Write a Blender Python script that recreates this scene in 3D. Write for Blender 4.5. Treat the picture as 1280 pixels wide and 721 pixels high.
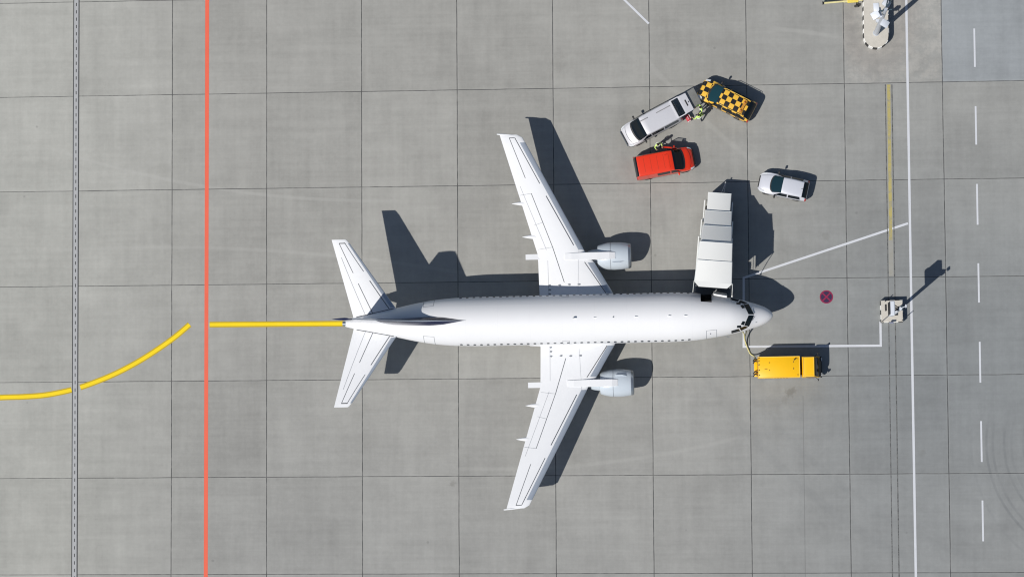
import bpy, bmesh, math, random
import numpy as np
from mathutils import Vector, Matrix
from mathutils.bvhtree import BVHTree
random.seed(7)
R = math.radians
S = bpy.context.scene
for o in list(bpy.data.objects):
    bpy.data.objects.remove(o)
COL = S.collection

# ------------------------------------------------------------------ camera
CAMP = (14.133589174900472, -13.279388642892167, 197.44293054329725)
CAMR = (0.06381571694307758, 0.07521377547439931, -0.005868103020113485)
cam = bpy.data.cameras.new('camera'); camo = bpy.data.objects.new('camera', cam); COL.objects.link(camo)
camo.location = CAMP; camo.rotation_euler = CAMR
cam.sensor_fit = 'HORIZONTAL'; cam.sensor_width = 36.0; cam.lens = 3200.0 / 1280 * 36
cam.clip_start = 1; cam.clip_end = 6000
S.camera = camo

# ------------------------------------------------------------------ light
SUN_AZ, SUN_EL = R(40.2), R(51.5)       # direction the shadows run to, sun height
w = bpy.data.worlds.new('World'); S.world = w; w.use_nodes = True
nt = w.node_tree; bg = nt.nodes['Background']; bg.inputs[1].default_value = 0.062
sky = nt.nodes.new('ShaderNodeTexSky'); sky.sky_type = 'NISHITA'; sky.sun_disc = False
sky.sun_elevation = SUN_EL; sky.sun_rotation = math.atan2(-math.cos(SUN_AZ), -math.sin(SUN_AZ))
sky.air_density = 1.0; sky.dust_density = 0.6
nt.links.new(sky.outputs[0], bg.inputs[0])
sl = bpy.data.lights.new('sun', 'SUN'); sl.energy = 4.2; sl.angle = R(0.5); sl.color = (1.0, 0.955, 0.89)
so = bpy.data.objects.new('sun', sl); COL.objects.link(so)
sd = Vector((math.cos(SUN_AZ) * math.cos(SUN_EL), math.sin(SUN_AZ) * math.cos(SUN_EL), -math.sin(SUN_EL)))
so.rotation_euler = sd.to_track_quat('-Z', 'Y').to_euler(); so.location = (-60, -60, 120)
S.view_settings.view_transform = 'Standard'; S.view_settings.look = 'None'
S.view_settings.exposure = 0.0; S.view_settings.gamma = 1.0
S.render.engine = 'CYCLES'; S.cycles.pixel_filter_type = 'BLACKMAN_HARRIS'; S.cycles.filter_width = 1.15

CM = Matrix.LocRotScale(None, __import__('mathutils').Euler(CAMR), None).to_3x3()
def at(u, v, z=0.0):
    """survey point: where photo pixel (u, v) lies on the level z"""
    d = CM @ Vector(((u - 640) / 3200, -(v - 360.5) / 3200, -1))
    return Vector(CAMP) + d * ((z - CAMP[2]) / d.z)

# ------------------------------------------------------------------ node maths
class N:
    def __init__(s, t, k): s.t, s.k = t, k
    def _m(s, op, *a, clamp=False):
        n = s.t.nodes.new('ShaderNodeMath'); n.operation = op; n.use_clamp = clamp
        for i, x in enumerate((s,) + a):
            if isinstance(x, N): s.t.links.new(x.k, n.inputs[i])
            else: n.inputs[i].default_value = x
        return N(s.t, n.outputs[0])
    def __add__(s, o): return s._m('ADD', o)
    __radd__ = __add__
    def __sub__(s, o): return s._m('SUBTRACT', o)
    def __rsub__(s, o): return (s * -1) + o
    def __mul__(s, o): return s._m('MULTIPLY', o)
    __rmul__ = __mul__
    def __truediv__(s, o): return s._m('DIVIDE', o)
    def abs(s): return s._m('ABSOLUTE')
    def fract(s): return s._m('FRACT')
    def floor(s): return s._m('FLOOR')
    def sqrt(s): return s._m('SQRT')
    def max(s, o): return s._m('MAXIMUM', o)
    def min(s, o): return s._m('MINIMUM', o)
    def gt(s, o): return s._m('GREATER_THAN', o)
    def lt(s, o): return s._m('LESS_THAN', o)
    def ramp(s, a, b):
        n = s.t.nodes.new('ShaderNodeMapRange'); n.interpolation_type = 'SMOOTHSTEP'
        s.t.links.new(s.k, n.inputs[0]); n.inputs[1].default_value = a; n.inputs[2].default_value = b
        return N(s.t, n.outputs[0])
def xyz(t, k):
    n = t.nodes.new('ShaderNodeSeparateXYZ'); t.links.new(k, n.inputs[0])
    return [N(t, n.outputs[i]) for i in range(3)]
def vec(t, x, y, z=0.0):
    n = t.nodes.new('ShaderNodeCombineXYZ')
    for i, c in enumerate((x, y, z)):
        if isinstance(c, N): t.links.new(c.k, n.inputs[i])
        else: n.inputs[i].default_value = c
    return n.outputs[0]
def noise(t, v, scale, det=4, rough=.6):
    n = t.nodes.new('ShaderNodeTexNoise'); t.links.new(v, n.inputs['Vector'])
    n.inputs['Scale'].default_value = scale; n.inputs['Detail'].default_value = det; n.inputs['Roughness'].default_value = rough
    return N(t, n.outputs[0])
def white(t, v):
    n = t.nodes.new('ShaderNodeTexWhiteNoise'); t.links.new(v, n.inputs['Vector']); return N(t, n.outputs[0])
def mix(t, f, a, b):
    n = t.nodes.new('ShaderNodeMix'); n.data_type = 'RGBA'
    if isinstance(f, N): t.links.new(f.k, n.inputs[0])
    else: n.inputs[0].default_value = f
    for i, c in ((6, a), (7, b)):
        if isinstance(c, (tuple, list)): n.inputs[i].default_value = tuple(c)[:3] + (1,)
        else: t.links.new(c, n.inputs[i])
    return n.outputs[2]
def scale_col(t, c, f):
    n = t.nodes.new('ShaderNodeVectorMath'); n.operation = 'SCALE'
    if isinstance(c, (tuple, list)): n.inputs[0].default_value = c[:3]
    else: t.links.new(c, n.inputs[0])
    if isinstance(f, N): t.links.new(f.k, n.inputs['Scale'])
    else: n.inputs['Scale'].default_value = f
    return n.outputs[0]

MATS = {}
def mat(name, col, rough=.5, metal=0.0, var=.06, vs=3.0, coat=0.0, fn=None, spec=.5):
    """painted / plain surface with a little uneven dirt"""
    if name in MATS: return MATS[name]
    m = bpy.data.materials.new(name); m.use_nodes = True; t = m.node_tree
    b = t.nodes['Principled BSDF']; b.inputs['Roughness'].default_value = rough
    b.inputs['Metallic'].default_value = metal; b.inputs['Coat Weight'].default_value = coat
    b.inputs['Coat Roughness'].default_value = .08; b.inputs['Specular IOR Level'].default_value = spec
    tc = t.nodes.new('ShaderNodeTexCoord')
    if fn: c = fn(t, tc.outputs['Object'], b)
    else: c = col
    if var:
        n = noise(t, tc.outputs['Object'], vs, 5)
        c = scale_col(t, c, (n - .5) * (2 * var) + 1)
    if isinstance(c, (tuple, list)): b.inputs['Base Color'].default_value = tuple(c)[:3] + (1,)
    else: t.links.new(c, b.inputs['Base Color'])
    MATS[name] = m; return m
def glass_mat(name, tint=(.006, .011, .015)):
    if name in MATS: return MATS[name]
    m = bpy.data.materials.new(name); m.use_nodes = True; t = m.node_tree
    b = t.nodes['Principled BSDF']; b.inputs['Base Color'].default_value = tint + (1,)
    b.inputs['Roughness'].default_value = .08; b.inputs['Specular IOR Level'].default_value = .22
    MATS[name] = m; return m

# ------------------------------------------------------------------ object helpers
def tag(o, label=None, cat=None, group=None, kind=None):
    if label: o['label'] = label
    if cat: o['category'] = cat
    if group: o['group'] = group
    if kind: o['kind'] = kind
    return o
def empty(name, loc, rz=0.0):
    o = bpy.data.objects.new(name, None); COL.objects.link(o); o.location = loc; o.rotation_euler = (0, 0, rz)
    o.empty_display_size = .5
    return o
class MB:
    def __init__(s): s.v, s.f, s.m = [], [], []
    def add(s, vs, fs, mi=0):
        b = len(s.v); s.v += [tuple(v) for v in vs]; s.f += [tuple(b + i for i in f) for f in fs]; s.m += [mi] * len(fs)
        return s
    def box(s, c, d, rz=0.0, bev=0.0, mi=0, rot=None):
        """bevelled box: centre c, size d"""
        bm = bmesh.new(); bmesh.ops.create_cube(bm, size=1)
        bmesh.ops.scale(bm, vec=d, verts=bm.verts)
        if bev: bmesh.ops.bevel(bm, geom=bm.edges[:], offset=bev, segments=2, affect='EDGES', profile=.5)
        M = Matrix.Translation(c) @ (rot if rot is not None else Matrix.Rotation(rz, 4, 'Z'))
        bm.transform(M); bm.verts.index_update()
        s.add([v.co[:] for v in bm.verts], [[v.index for v in f.verts] for f in bm.faces], mi); bm.free()
        return s
    def tube(s, pts, r, n=10, mi=0, cap=True):
        """round bar through pts; r one radius or one per point"""
        pts = [Vector(p) for p in pts]; rs = r if isinstance(r, (list, tuple)) else [r] * len(pts)
        rings = []
        up = Vector((0, 0, 1))
        for i, p in enumerate(pts):
            d = (pts[min(i + 1, len(pts) - 1)] - pts[max(i - 1, 0)]).normalized()
            a = d.cross(up)
            if a.length < 1e-3: a = d.cross(Vector((1, 0, 0)))
            a.normalize(); b = d.cross(a).normalized()
            rings.append([p + (a * math.cos(2 * math.pi * k / n) + b * math.sin(2 * math.pi * k / n)) * rs[i] for k in range(n)])
        vs = [q for g in rings for q in g]; fs = []
        for i in range(len(pts) - 1):
            for k in range(n):
                fs.append((i * n + k, i * n + (k + 1) % n, (i + 1) * n + (k + 1) % n, (i + 1) * n + k))
        if cap: fs += [tuple(range(n))[::-1], tuple((len(pts) - 1) * n + k for k in range(n))]
        return s.add(vs, fs, mi)
    def prism(s, poly, z0, z1, mi=0):
        n = len(poly); vs = [(x, y, z0) for x, y in poly] + [(x, y, z1) for x, y in poly]
        fs = [tuple(range(n))[::-1], tuple(range(n, 2 * n))] + [(i, (i + 1) % n, n + (i + 1) % n, n + i) for i in range(n)]
        return s.add(vs, fs, mi)
    def build(s, name, mats, parent=None, smooth=None):
        me = bpy.data.meshes.new(name); me.from_pydata(s.v, [], s.f)
        if not isinstance(mats, (list, tuple)): mats = [mats]
        for m in mats: me.materials.append(m)
        me.polygons.foreach_set('material_index', s.m)
        bm = bmesh.new(); bm.from_mesh(me); bmesh.ops.recalc_face_normals(bm, faces=bm.faces); bm.to_mesh(me); bm.free()
        if smooth is not None:
            me.shade_smooth()
            try: me.set_sharp_from_angle(angle=R(smooth))
            except Exception: pass
        me.update()
        o = bpy.data.objects.new(name, me); COL.objects.link(o)
        if parent is not None: o.parent = parent
        return o

def pchip(xs, ys):
    xs = np.array(xs, float); ys = np.array(ys, float)
    if xs[0] > xs[-1]: xs, ys = xs[::-1], ys[::-1]
    h = np.diff(xs); d = np.diff(ys) / h; m = np.zeros(len(xs)); m[0], m[-1] = d[0], d[-1]
    for i in range(1, len(xs) - 1):
        if d[i - 1] * d[i] > 0:
            w1, w2 = 2 * h[i] + h[i - 1], h[i] + 2 * h[i - 1]
            m[i] = (w1 + w2) / (w1 / d[i - 1] + w2 / d[i])
    def f(x):
        x = min(max(x, xs[0]), xs[-1]); i = min(max(int(np.searchsorted(xs, x)) - 1, 0), len(h) - 1)
        t = (x - xs[i]) / h[i]
        return float((1 + 2 * t) * (1 - t) ** 2 * ys[i] + t * (1 - t) ** 2 * h[i] * m[i] + t * t * (3 - 2 * t) * ys[i + 1] + t * t * (t - 1) * h[i] * m[i + 1])
    return f
def grid_patch(F, nu, nv, off=0.01, thick=0.0, mb=None, mi=0):
    """patch F(u, v), 0..1, lifted off its surface by off along the normal; thick: closed slab"""
    P = [[Vector(F(i / nu, j / nv)) for j in range(nv + 1)] for i in range(nu + 1)]
    def nrm(i, j):
        a = P[min(i + 1, nu)][j] - P[max(i - 1, 0)][j]; b = P[i][min(j + 1, nv)] - P[i][max(j - 1, 0)]
        n = a.cross(b); return n.normalized() if n.length > 1e-12 else Vector((0, 0, 1))
    sgn = 1
    vs = [P[i][j] + nrm(i, j) * off for i in range(nu + 1) for j in range(nv + 1)]
    fs = [(i * (nv + 1) + j, (i + 1) * (nv + 1) + j, (i + 1) * (nv + 1) + j + 1, i * (nv + 1) + j + 1) for i in range(nu) for j in range(nv)]
    mb = mb or MB()
    if thick:
        n0 = len(vs); vs += [P[i][j] + nrm(i, j) * (off - thick) for i in range(nu + 1) for j in range(nv + 1)]
        fs += [tuple(n0 + k for k in f[::-1]) for f in fs]
        W = nv + 1
        rim = [i * W for i in range(nu)] + [nu * W + j for j in range(nv)] + [i * W + nv for i in range(nu, 0, -1)] + [j for j in range(nv, 0, -1)]
        for a, b in zip(rim, rim[1:] + rim[:1]): fs.append((a, b, n0 + b, n0 + a))
    mb.add(vs, fs, mi)
    return mb

# ================================================================== GROUND
def ground_mat():
    m = bpy.data.materials.new('apron_concrete'); m.use_nodes = True; t = m.node_tree
    b = t.nodes['Principled BSDF']; b.inputs['Roughness'].default_value = .85; b.inputs['Specular IOR Level'].default_value = .25
    g = t.nodes.new('ShaderNodeNewGeometry'); P = g.outputs['Position']; x, y, z = xyz(t, P)
    wob = (noise(t, P, .35, 2) - .5) * .05
    cx = (x + 34.875 + wob) / 7.5; cy = (y - 15 + wob) / 7.5
    fx, fy = cx.fract(), cy.fract()
    dx = fx.min(1 - fx) * 7.5; dy = fy.min(1 - fy) * 7.5
    cell = vec(t, cx.floor(), cy.floor(), 3.0)
    r1 = white(t, cell); r2 = white(t, vec(t, cx.floor(), cy.floor(), 9.0))
    # slab-to-slab tone, mottling, broom streaks along x or y
    big = noise(t, P, .035, 3); mid = noise(t, P, .28, 5, .65); fine = noise(t, P, 3.0, 5, .7)
    off = r1 * 40
    sx = noise(t, vec(t, x * .10 + off, y * 2.1, off), 1.0, 6, .62)
    sy = noise(t, vec(t, x * 1.6, y * .10 + off, off), 1.0, 5, .62)
    blot = noise(t, vec(t, x + off, y, off), .8, 3, .5)
    val = 1 + (r1 - .5) * .115 + (big - .5) * .30 + (mid - .5) * .34 + (fine - .5) * .22 + (sx - .5) * .26 + (sy - .5) * .24 + (blot - .5) * .14
    # concrete darker and bluer towards the service road and the lower right
    right = (x - 9).ramp(0, 22) * (1 - (y * .9 - 2).ramp(-14, 14) * .75)
    road = (x - 32.6).ramp(-.02, .02)
    left = 1 - x.ramp(-40, -19)
    bottom = 1 - y.ramp(-24, 2)
    base = mix(t, left, (.306, .305, .288), (.358, .361, .337))
    base = mix(t, right * .85, base, (.172, .192, .206))
    base = mix(t, bottom * (1 - left) * .6, base, (.262, .266, .260))
    # island slab pair, pale and blotchy; blue-grey slab beside it
    isl = (x - 25.05).gt(0) * (x - 32.62).lt(0) * (y - 15.0).gt(0)
    mot = noise(t, P, 1.1, 6, .75)
    base = mix(t, isl * (mot.ramp(.42, .62) * .5 + .1), base, (.385, .375, .35))
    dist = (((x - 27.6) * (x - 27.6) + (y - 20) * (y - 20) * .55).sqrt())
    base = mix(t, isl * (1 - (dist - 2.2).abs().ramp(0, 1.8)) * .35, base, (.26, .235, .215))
    blu = (x - 32.62).gt(0) * (y - 15.0).gt(0)
    base = mix(t, blu * .75, base, (.265, .29, .312))
    c = scale_col(t, base, val)
    # small dark pocks and pale crumbs
    vo = t.nodes.new('ShaderNodeTexVoronoi'); t.links.new(P, vo.inputs['Vector']); vo.inputs['Scale'].default_value = .55
    vd = N(t, vo.outputs['Distance']); pk = white(t, vo.outputs['Position'])
    c = mix(t, (1 - (vd * 1.8).ramp(.05, .14)) * pk.gt(.86) * .35, c, (.13, .13, .13))
    # oil-ish stains
    st = noise(t, P, .6, 6, .75).ramp(.66, .78) * noise(t, P, .09, 2).ramp(.5, .65)
    c = mix(t, st * .35, c, (.17, .165, .15))
    def spot(px, py, r, a):
        nonlocal c
        d = (((x - px) * (x - px) + (y - py) * (y - py)).sqrt()) + (noise(t, P, 2.6, 6, .75) - .5) * r * 2.6
        c = mix(t, (1 - d.ramp(r * .2, r)) * a, c, (.11, .105, .09))
    spot(20.7, -8.7, .55, .42); spot(20.3, -9.3, .5, .22); spot(19.2, -9.6, 1.0, .12); spot(14.6, -1.6, .6, .2); spot(16.2, 4.5, 1.0, .15)
    # curved tyre marks, lower right
    def ring(px, py, r, wd, a, y0, y1, x0=-99.):
        nonlocal c
        d = ((((x - px) * (x - px) + (y - py) * (y - py)).sqrt()) - r).abs()
        k = (1 - d.ramp(wd * .3, wd)) * y.ramp(y0, y0 + 4) * (1 - y.ramp(y1 - 4, y1)) * (x - x0).ramp(0, 1.5)
        k = k * (noise(t, vec(t, x * .6, y * .6), 1.0, 3).ramp(.3, .7) * .7 + .3)
        c = mix(t, k * a, c, (.10, .11, .12))
    for r_, a_ in ((9.1, .34), (8.45, .26), (7.3, .30), (6.6, .22), (5.4, .28), (4.6, .18), (10.6, .12)):
        ring(44.3 + (r_ - 8) * .25, -12.8, r_, .14, a_ * .95, -24, -9.5)
    ring(48, 14, 40.0, .5, .10, -26, 20); ring(48, 14, 38.0, .4, .08, -26, 20)
    for px_, py_, rr, aa in ((-5.4, -15.6, .35, .3), (9.5, 8.2, .7, .14), (-12, -12, 1.2, .07), (3, 17, .9, .10), (30.6, -13.5, .4, .16), (23.5, 3.2, .5, .18), (-28, 9, .8, .08), (12.5, -7.5, .9, .13), (4.5, -8.5, 1.3, .10), (5.5, 3.2, 1.1, .10), (25.5, 10.5, .45, .14), (36, 8, 1.2, .08)):
        spot(px_, py_, rr, aa)
    # pale scuffs: long shallow arcs over the stand
    def pale(px, py, r, wd, a, x0, x1):
        nonlocal c
        d = ((((x - px) * (x - px) + (y - py) * (y - py)).sqrt()) - r).abs()
        c = mix(t, (1 - d.ramp(wd * .2, wd)) * a * x.ramp(x0, x0 + 3) * (1 - x.ramp(x1 - 3, x1)), c, (.44, .44, .42))
    pale(-2, 62, 76.5, .22, .15, -6, 18); pale(-10, 90, 83.6, .2, .22, -38, -8); pale(60, 60, 66, .3, .15, 8, 24)
    pale(-30, -140, 143.0, .2, .18, -38, 0); pale(10, -60, 80, .25, .22, 18, 26)
    # joints between the slabs
    jn = noise(t, P, 1.3, 4).ramp(.25, .6) * .45 + .55
    jw = 1 - dx.ramp(.012, .050); jh = 1 - dy.ramp(.010, .044)
    seal = (1 - dx.ramp(.05, .16)).max(1 - dy.ramp(.05, .13)) * .10
    c = mix(t, seal, c, (.40, .40, .38))
    j = (jw * .92).max(jh * .85) * jn * (x + 34.6).gt(0).max(jh)
    half = 1 - ((x - 21.65).abs()).ramp(.01, .05)
    j = j.max(half * (y + 9).lt(0) * .25)
    c = mix(t, j, c, (.035, .037, .04))
    t.links.new(c, b.inputs['Base Color'])
    bmp = t.nodes.new('ShaderNodeBump'); bmp.inputs['Strength'].default_value = .25; bmp.inputs['Distance'].default_value = .01
    t.links.new((sx + fine * .6 - j * 3).k, bmp.inputs['Height']); t.links.new(bmp.outputs[0], b.inputs['Normal'])
    return m
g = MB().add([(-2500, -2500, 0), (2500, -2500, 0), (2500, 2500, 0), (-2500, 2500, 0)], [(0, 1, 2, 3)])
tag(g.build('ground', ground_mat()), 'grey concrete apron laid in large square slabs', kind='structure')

def paint_mat(name, col, wear=.25, wcol=(.30, .30, .29), spread=.55):
    def fn(t, co, b):
        n = noise(t, co, 1.7, 6, .75); n2 = noise(t, co, 9, 4, .8)
        k = (n * .6 + n2 * .4).ramp(spread, spread + .14) * wear
        return mix(t, k, col, wcol)
    return mat(name, col, .6, fn=fn, var=.08, vs=.8, spec=.3)
P_white = paint_mat('road_paint_white', (.57, .59, .63), .5)
P_red = paint_mat('road_paint_red', (.74, .125, .07), .2)
P_yel = paint_mat('road_paint_yellow', (.82, .60, .003), .15)
P_och = paint_mat('road_paint_ochre', (.46, .33, .012), .3)
P_old = paint_mat('old_yellow_paint', (.42, .36, .13), .85, (.27, .26, .21), .45)
P_seam = paint_mat('dark_seam', (.055, .058, .06), .9, (.17, .175, .172), .42)
P_patch = paint_mat('trench_fill', (.29, .285, .25), .8, (.30, .30, .285), .42)
P_mag = paint_mat('sign_red', (.24, .014, .06), .6, (.16, .06, .14))
P_vio = paint_mat('sign_blue', (.035, .018, .06), .5, (.15, .05, .15))

def strip(name, pts, width, z, m, label=None, closed=False):
    """painted line along world points"""
    pts = [Vector((p[0], p[1])) for p in pts]; L = []; n = len(pts)
    for i, p in enumerate(pts):
        a = (p - pts[i - 1]).normalized() if i else (pts[1] - p).normalized()
        b = (pts[i + 1] - p).normalized() if i < n - 1 else a
        t = (a + b).normalized(); nr = Vector((-t.y, t.x)); k = width / 2 / max(.3, nr.dot(Vector((-a.y, a.x))))
        L.append((p + nr * k, p - nr * k))
    mb = MB(); vs = []
    for a, b in L: vs += [(a.x, a.y, z), (b.x, b.y, z)]
    mb.add(vs, [(2 * i, 2 * i + 1, 2 * i + 3, 2 * i + 2) for i in range(n - 1)])
    o = mb.build(name, m); tag(o, label, kind='structure'); return o
def px(*uv): return [at(u, v) for u, v in uv]
def ext(a, b, k):   # carry a line on beyond the frame
    return b + (b - a) * k
a, b = px((259, 0), (257.2, 721)); strip('red_boundary_line', [ext(b, a, .3), a, b, ext(a, b, .3)], .31, .004, P_red, 'red painted line across the whole apron')
a, b = px((1132.8, 0), (1144.8, 721)); strip('white_edge_line', [ext(b, a, .3), a, b, ext(a, b, .3)], .18, .004, P_white, 'long white line beside the stand')
a, b = px((262, 405.6), (430, 404.4))
e = Vector((15.0, -3.0 , 0))
strip('yellow_lead_in_line', [a, b, e], .45, .004, P_och, 'yellow lead-in line running under the airliner')
strip('yellow_lead_in_line_core', [a, b, e], .25, .008, P_yel)
# the curve: smooth through surveyed points
cp = px((-60, 500), (0, 496.6), (30, 495.6), (60, 493), (95, 485.5), (125, 475), (150, 464), (175, 450.5), (200, 434.5), (220, 420), (237, 405.5))
cs = []
for i in range(len(cp) - 1):
    p0, p1, p2, p3 = cp[max(i - 1, 0)], cp[i], cp[i + 1], cp[min(i + 2, len(cp) - 1)]
    for k in range(6):
        s = k / 6
        cs.append(.5 * ((2 * p1) + (p2 - p0) * s + (2 * p0 - 5 * p1 + 4 * p2 - p3) * s * s + (3 * p1 - p0 - 3 * p2 + p3) * s ** 3))
cs.append(cp[-1])
c1 = [p for p in cs if p.x < at(91.6, 486).x]; c2 = [p for p in cs if p.x > at(99.0, 485).x]
for seg in (c1, c2):
    strip('yellow_taxi_curve', seg, .46, .004, P_och, 'curved yellow taxi line'); strip('yellow_taxi_curve_core', seg, .26, .008, P_yel)
for v0, v1 in ((-62, -15), (36, 84), (133, 181), (230, 281), (329, 378), (427, 478), (526, 577), (625, 676), (725, 778)):
    f_ = lambda v: 1217.8 + (v - 36) * .0174
    strip('white_road_dash', px((f_(v0), v0), (f_(v1), v1)), .135, .004, P_white)
wl = px((1100.5, 402), (1101, 431.8), (929.6, 433.2), (929.6, 347.2), (1135, 279.2))
strip('white_stand_outline', wl, .17, .0045, P_white, 'white painted outline of the nose-gear safety area')
strip('white_corner_line', px((772, -8), (811, 30)), .16, .004, P_white)
# trench seam with the old yellow stripe between two dark joints
def tx(v): return 1106.6 + (v - 106) * .0138
strip('trench_fill', px((tx(106) + 4, 106), (tx(345) + 4.2, 345)), .36, .0025, P_patch)
strip('old_yellow_stripe', px((tx(106) + 4.2, 106), (tx(300) + 4.2, 300)), .24, .006, P_old, 'worn yellow stripe along the trench')
strip('trench_seam', px((tx(106), 106), (tx(745) + .5, 745)), .07, .006, P_seam)
strip('trench_seam', px((tx(106) + 8.2, 106), (tx(745) + 8.8, 745)), .08, .006, P_seam)
# painted round no-stopping sign
sc = at(1033, 371)
def disc(name, r, z, m, r0=0.0, n=48):
    mb = MB()
    if r0:
        vs = []; [vs.extend([(sc.x + q * math.cos(2 * math.pi * k / n), sc.y + q * math.sin(2 * math.pi * k / n), z) for q in (r0, r)]) for k in range(n)]
        mb.add(vs, [(2 * k, 2 * k + 1, (2 * k + 3) % (2 * n), (2 * k + 2) % (2 * n)) for k in range(n)])
    else: mb.add([(sc.x + r * math.cos(2 * math.pi * k / n), sc.y + r * math.sin(2 * math.pi * k / n), z) for k in range(n)], [tuple(range(n))])
    return tag(mb.build(name, m), kind='structure')
disc('painted_sign_field', .48, .004, P_vio)
disc('painted_sign_ring', .51, .008, P_mag, .42)
for s_ in (1, -1):
    d_ = Vector((math.cos(s_ * math.pi / 4), math.sin(s_ * math.pi / 4), 0)) * .42
    strip('painted_sign_cross', [sc - d_, sc + d_], .11, .010 + .002 * s_, P_mag)

# drainage channel, one long thing
def drain():
    a, b = at(95.6, 0), at(93.0, 721); d = (b - a); L0 = d.length; d.normalize(); n = Vector((d.y, -d.x, 0))
    root = empty('drainage_channel', (a.x, a.y, 0)); tag(root, 'long slotted steel drainage channel set in the concrete left of the red line', 'drain')
    A = -d * 20; Bq = d * (L0 + 20); n3 = Vector((n.x, n.y, 0))
    def band(o0, o1, z, m, name):
        mb = MB(); mb.add([A + n3 * o0 + Vector((0, 0, z)), A + n3 * o1 + Vector((0, 0, z)), Bq + n3 * o1 + Vector((0, 0, z)), Bq + n3 * o0 + Vector((0, 0, z))], [(0, 1, 2, 3)])
        return mb.build(name, m, root)
    band(-.24, .24, .004, mat('drain_concrete', (.36, .37, .38), .7, var=.12, vs=2), 'concrete_bed')
    dk = mat('drain_dark', (.04, .042, .045), .8, var=.3, vs=4)
    band(.185, .25, .008, dk, 'edge_joint'); band(-.25, -.165, .008, dk, 'edge_joint')
    mb = MB(); k = -20 / .585
    i = 0; s = -19.5
    while s < L0 + 19:
        c = d * s; q = d * .13; hw = n3 * .032
        mb.add([c - q - hw + Vector((0, 0, .008)), c - q + hw + Vector((0, 0, .008)), c + q + hw + Vector((0, 0, .008)), c + q - hw + Vector((0, 0, .008))], [(0, 1, 2, 3)])
        s += .585
    tag(mb.build('slot_row', dk, root), kind='stuff')
drain()

# ================================================================== AIRLINER
HEAD = R(.733)
AX = Vector((math.cos(HEAD), math.sin(HEAD), 0)); AY = Vector((-AX.y, AX.x, 0))
NOSE = Vector((19.345, -3.082, 0)) + AY * .12
air = empty('airliner', NOSE, HEAD)
tag(air, 'white twin-engine airliner with dark blue marks on its tail fin, parked nose right', 'airliner')
def fus_paint(t, co, b):
    x, y, z = xyz(t, co)
    # hairline skin joints every few metres and along the crown
    k = ((x * .41).fract() - .5).abs()
    ln = (1 - k.ramp(.0, .006)) * .10
    return mix(t, ln, (.745, .755, .775), (.33, .35, .38))
M_white = mat('aircraft_white', (.83, .84, .86), .5, var=.018, vs=1.2, coat=.06, fn=fus_paint, spec=.35)
M_wing = mat('wing_white', (.715, .73, .755), .5, var=.03, vs=1.5, spec=.35)
M_slat = mat('slat_grey', (.40, .45, .52), .35, .35, var=.08, vs=4)
M_nac = mat('nacelle_grey', (.50, .56, .62), .32, var=.04, vs=2, coat=.3)
M_lip = mat('bare_metal', (.34, .38, .42), .3, .7, var=.08)
M_seam = mat('gap_slate', (.035, .045, .06), .6, var=0)
M_dark = mat('gap_dark', (.018, .022, .028), .6, var=0)
M_line = mat('seam_grey', (.20, .22, .25), .6, var=.2)
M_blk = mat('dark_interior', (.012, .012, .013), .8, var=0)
M_rub = mat('tyre_rubber', (.03, .03, .03), .85, var=.2)
M_gear = mat('gear_metal', (.5, .5, .5), .4, .6)
M_wglass = glass_mat('cockpit_glass'); M_cab = glass_mat('cabin_glass', (.10, .11, .125))

FX = [0, -.04, -.15, -.35, -.7, -1.67, -2.69, -3.1, -4.6, -6.1, -7.6, -22.0, -23.9, -25.3, -26.8, -28.7, -30.5, -31.9, -32.5, -32.62]
FW = [.02, .17, .31, .48, .68, 1.01, 1.28, 1.37, 1.63, 1.81, 1.88, 1.88, 1.83, 1.72, 1.49, 1.07, .68, .37, .17, .03]
FT = [(0, 2.78), (-.04, 2.94), (-.15, 3.08), (-.35, 3.27), (-.7, 3.50), (-1.45, 3.90), (-1.9, 4.22), (-2.4, 4.56), (-3.2, 4.90), (-4.6, 5.15), (-6.1, 5.30), (-7.6, 5.36), (-22, 5.36), (-26, 5.36), (-29, 5.30), (-31.2, 5.1), (-32.3, 4.75), (-32.62, 4.5)]
FB = [(0, 2.72), (-.04, 2.58), (-.15, 2.45), (-.35, 2.3), (-.7, 2.1), (-1.67, 1.78), (-3.1, 1.52), (-4.6, 1.40), (-6.1, 1.36), (-7.6, 1.35), (-19.5, 1.35), (-22, 1.6), (-24, 2.05), (-26.8, 2.85), (-28.7, 3.35), (-30.5, 3.8), (-31.9, 4.15), (-32.5, 4.36), (-32.62, 4.46)]
FC = [(0, 2.75), (-.7, 2.8), (-2, 2.98), (-4, 3.15), (-7, 3.3), (-22, 3.3), (-24, 3.5), (-26.8, 3.95), (-28.7, 4.25), (-30.5, 4.42), (-32.62, 4.48)]
fw = pchip(FX, FW); ft = pchip(*zip(*FT)); fb = pchip(*zip(*FB)); fc = pchip(*zip(*FC))
def fus(x, th):
    """fuselage skin: th from straight up, positive to the left side"""
    s, c = math.sin(th), math.cos(th); zc = fc(x)
    return Vector((x, fw(x) * s, zc + ((ft(x) - zc) if c > 0 else (zc - fb(x))) * c))
DX0, DX1, DT0, DT1 = -5.42, -4.60, R(37), R(108)
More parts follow.
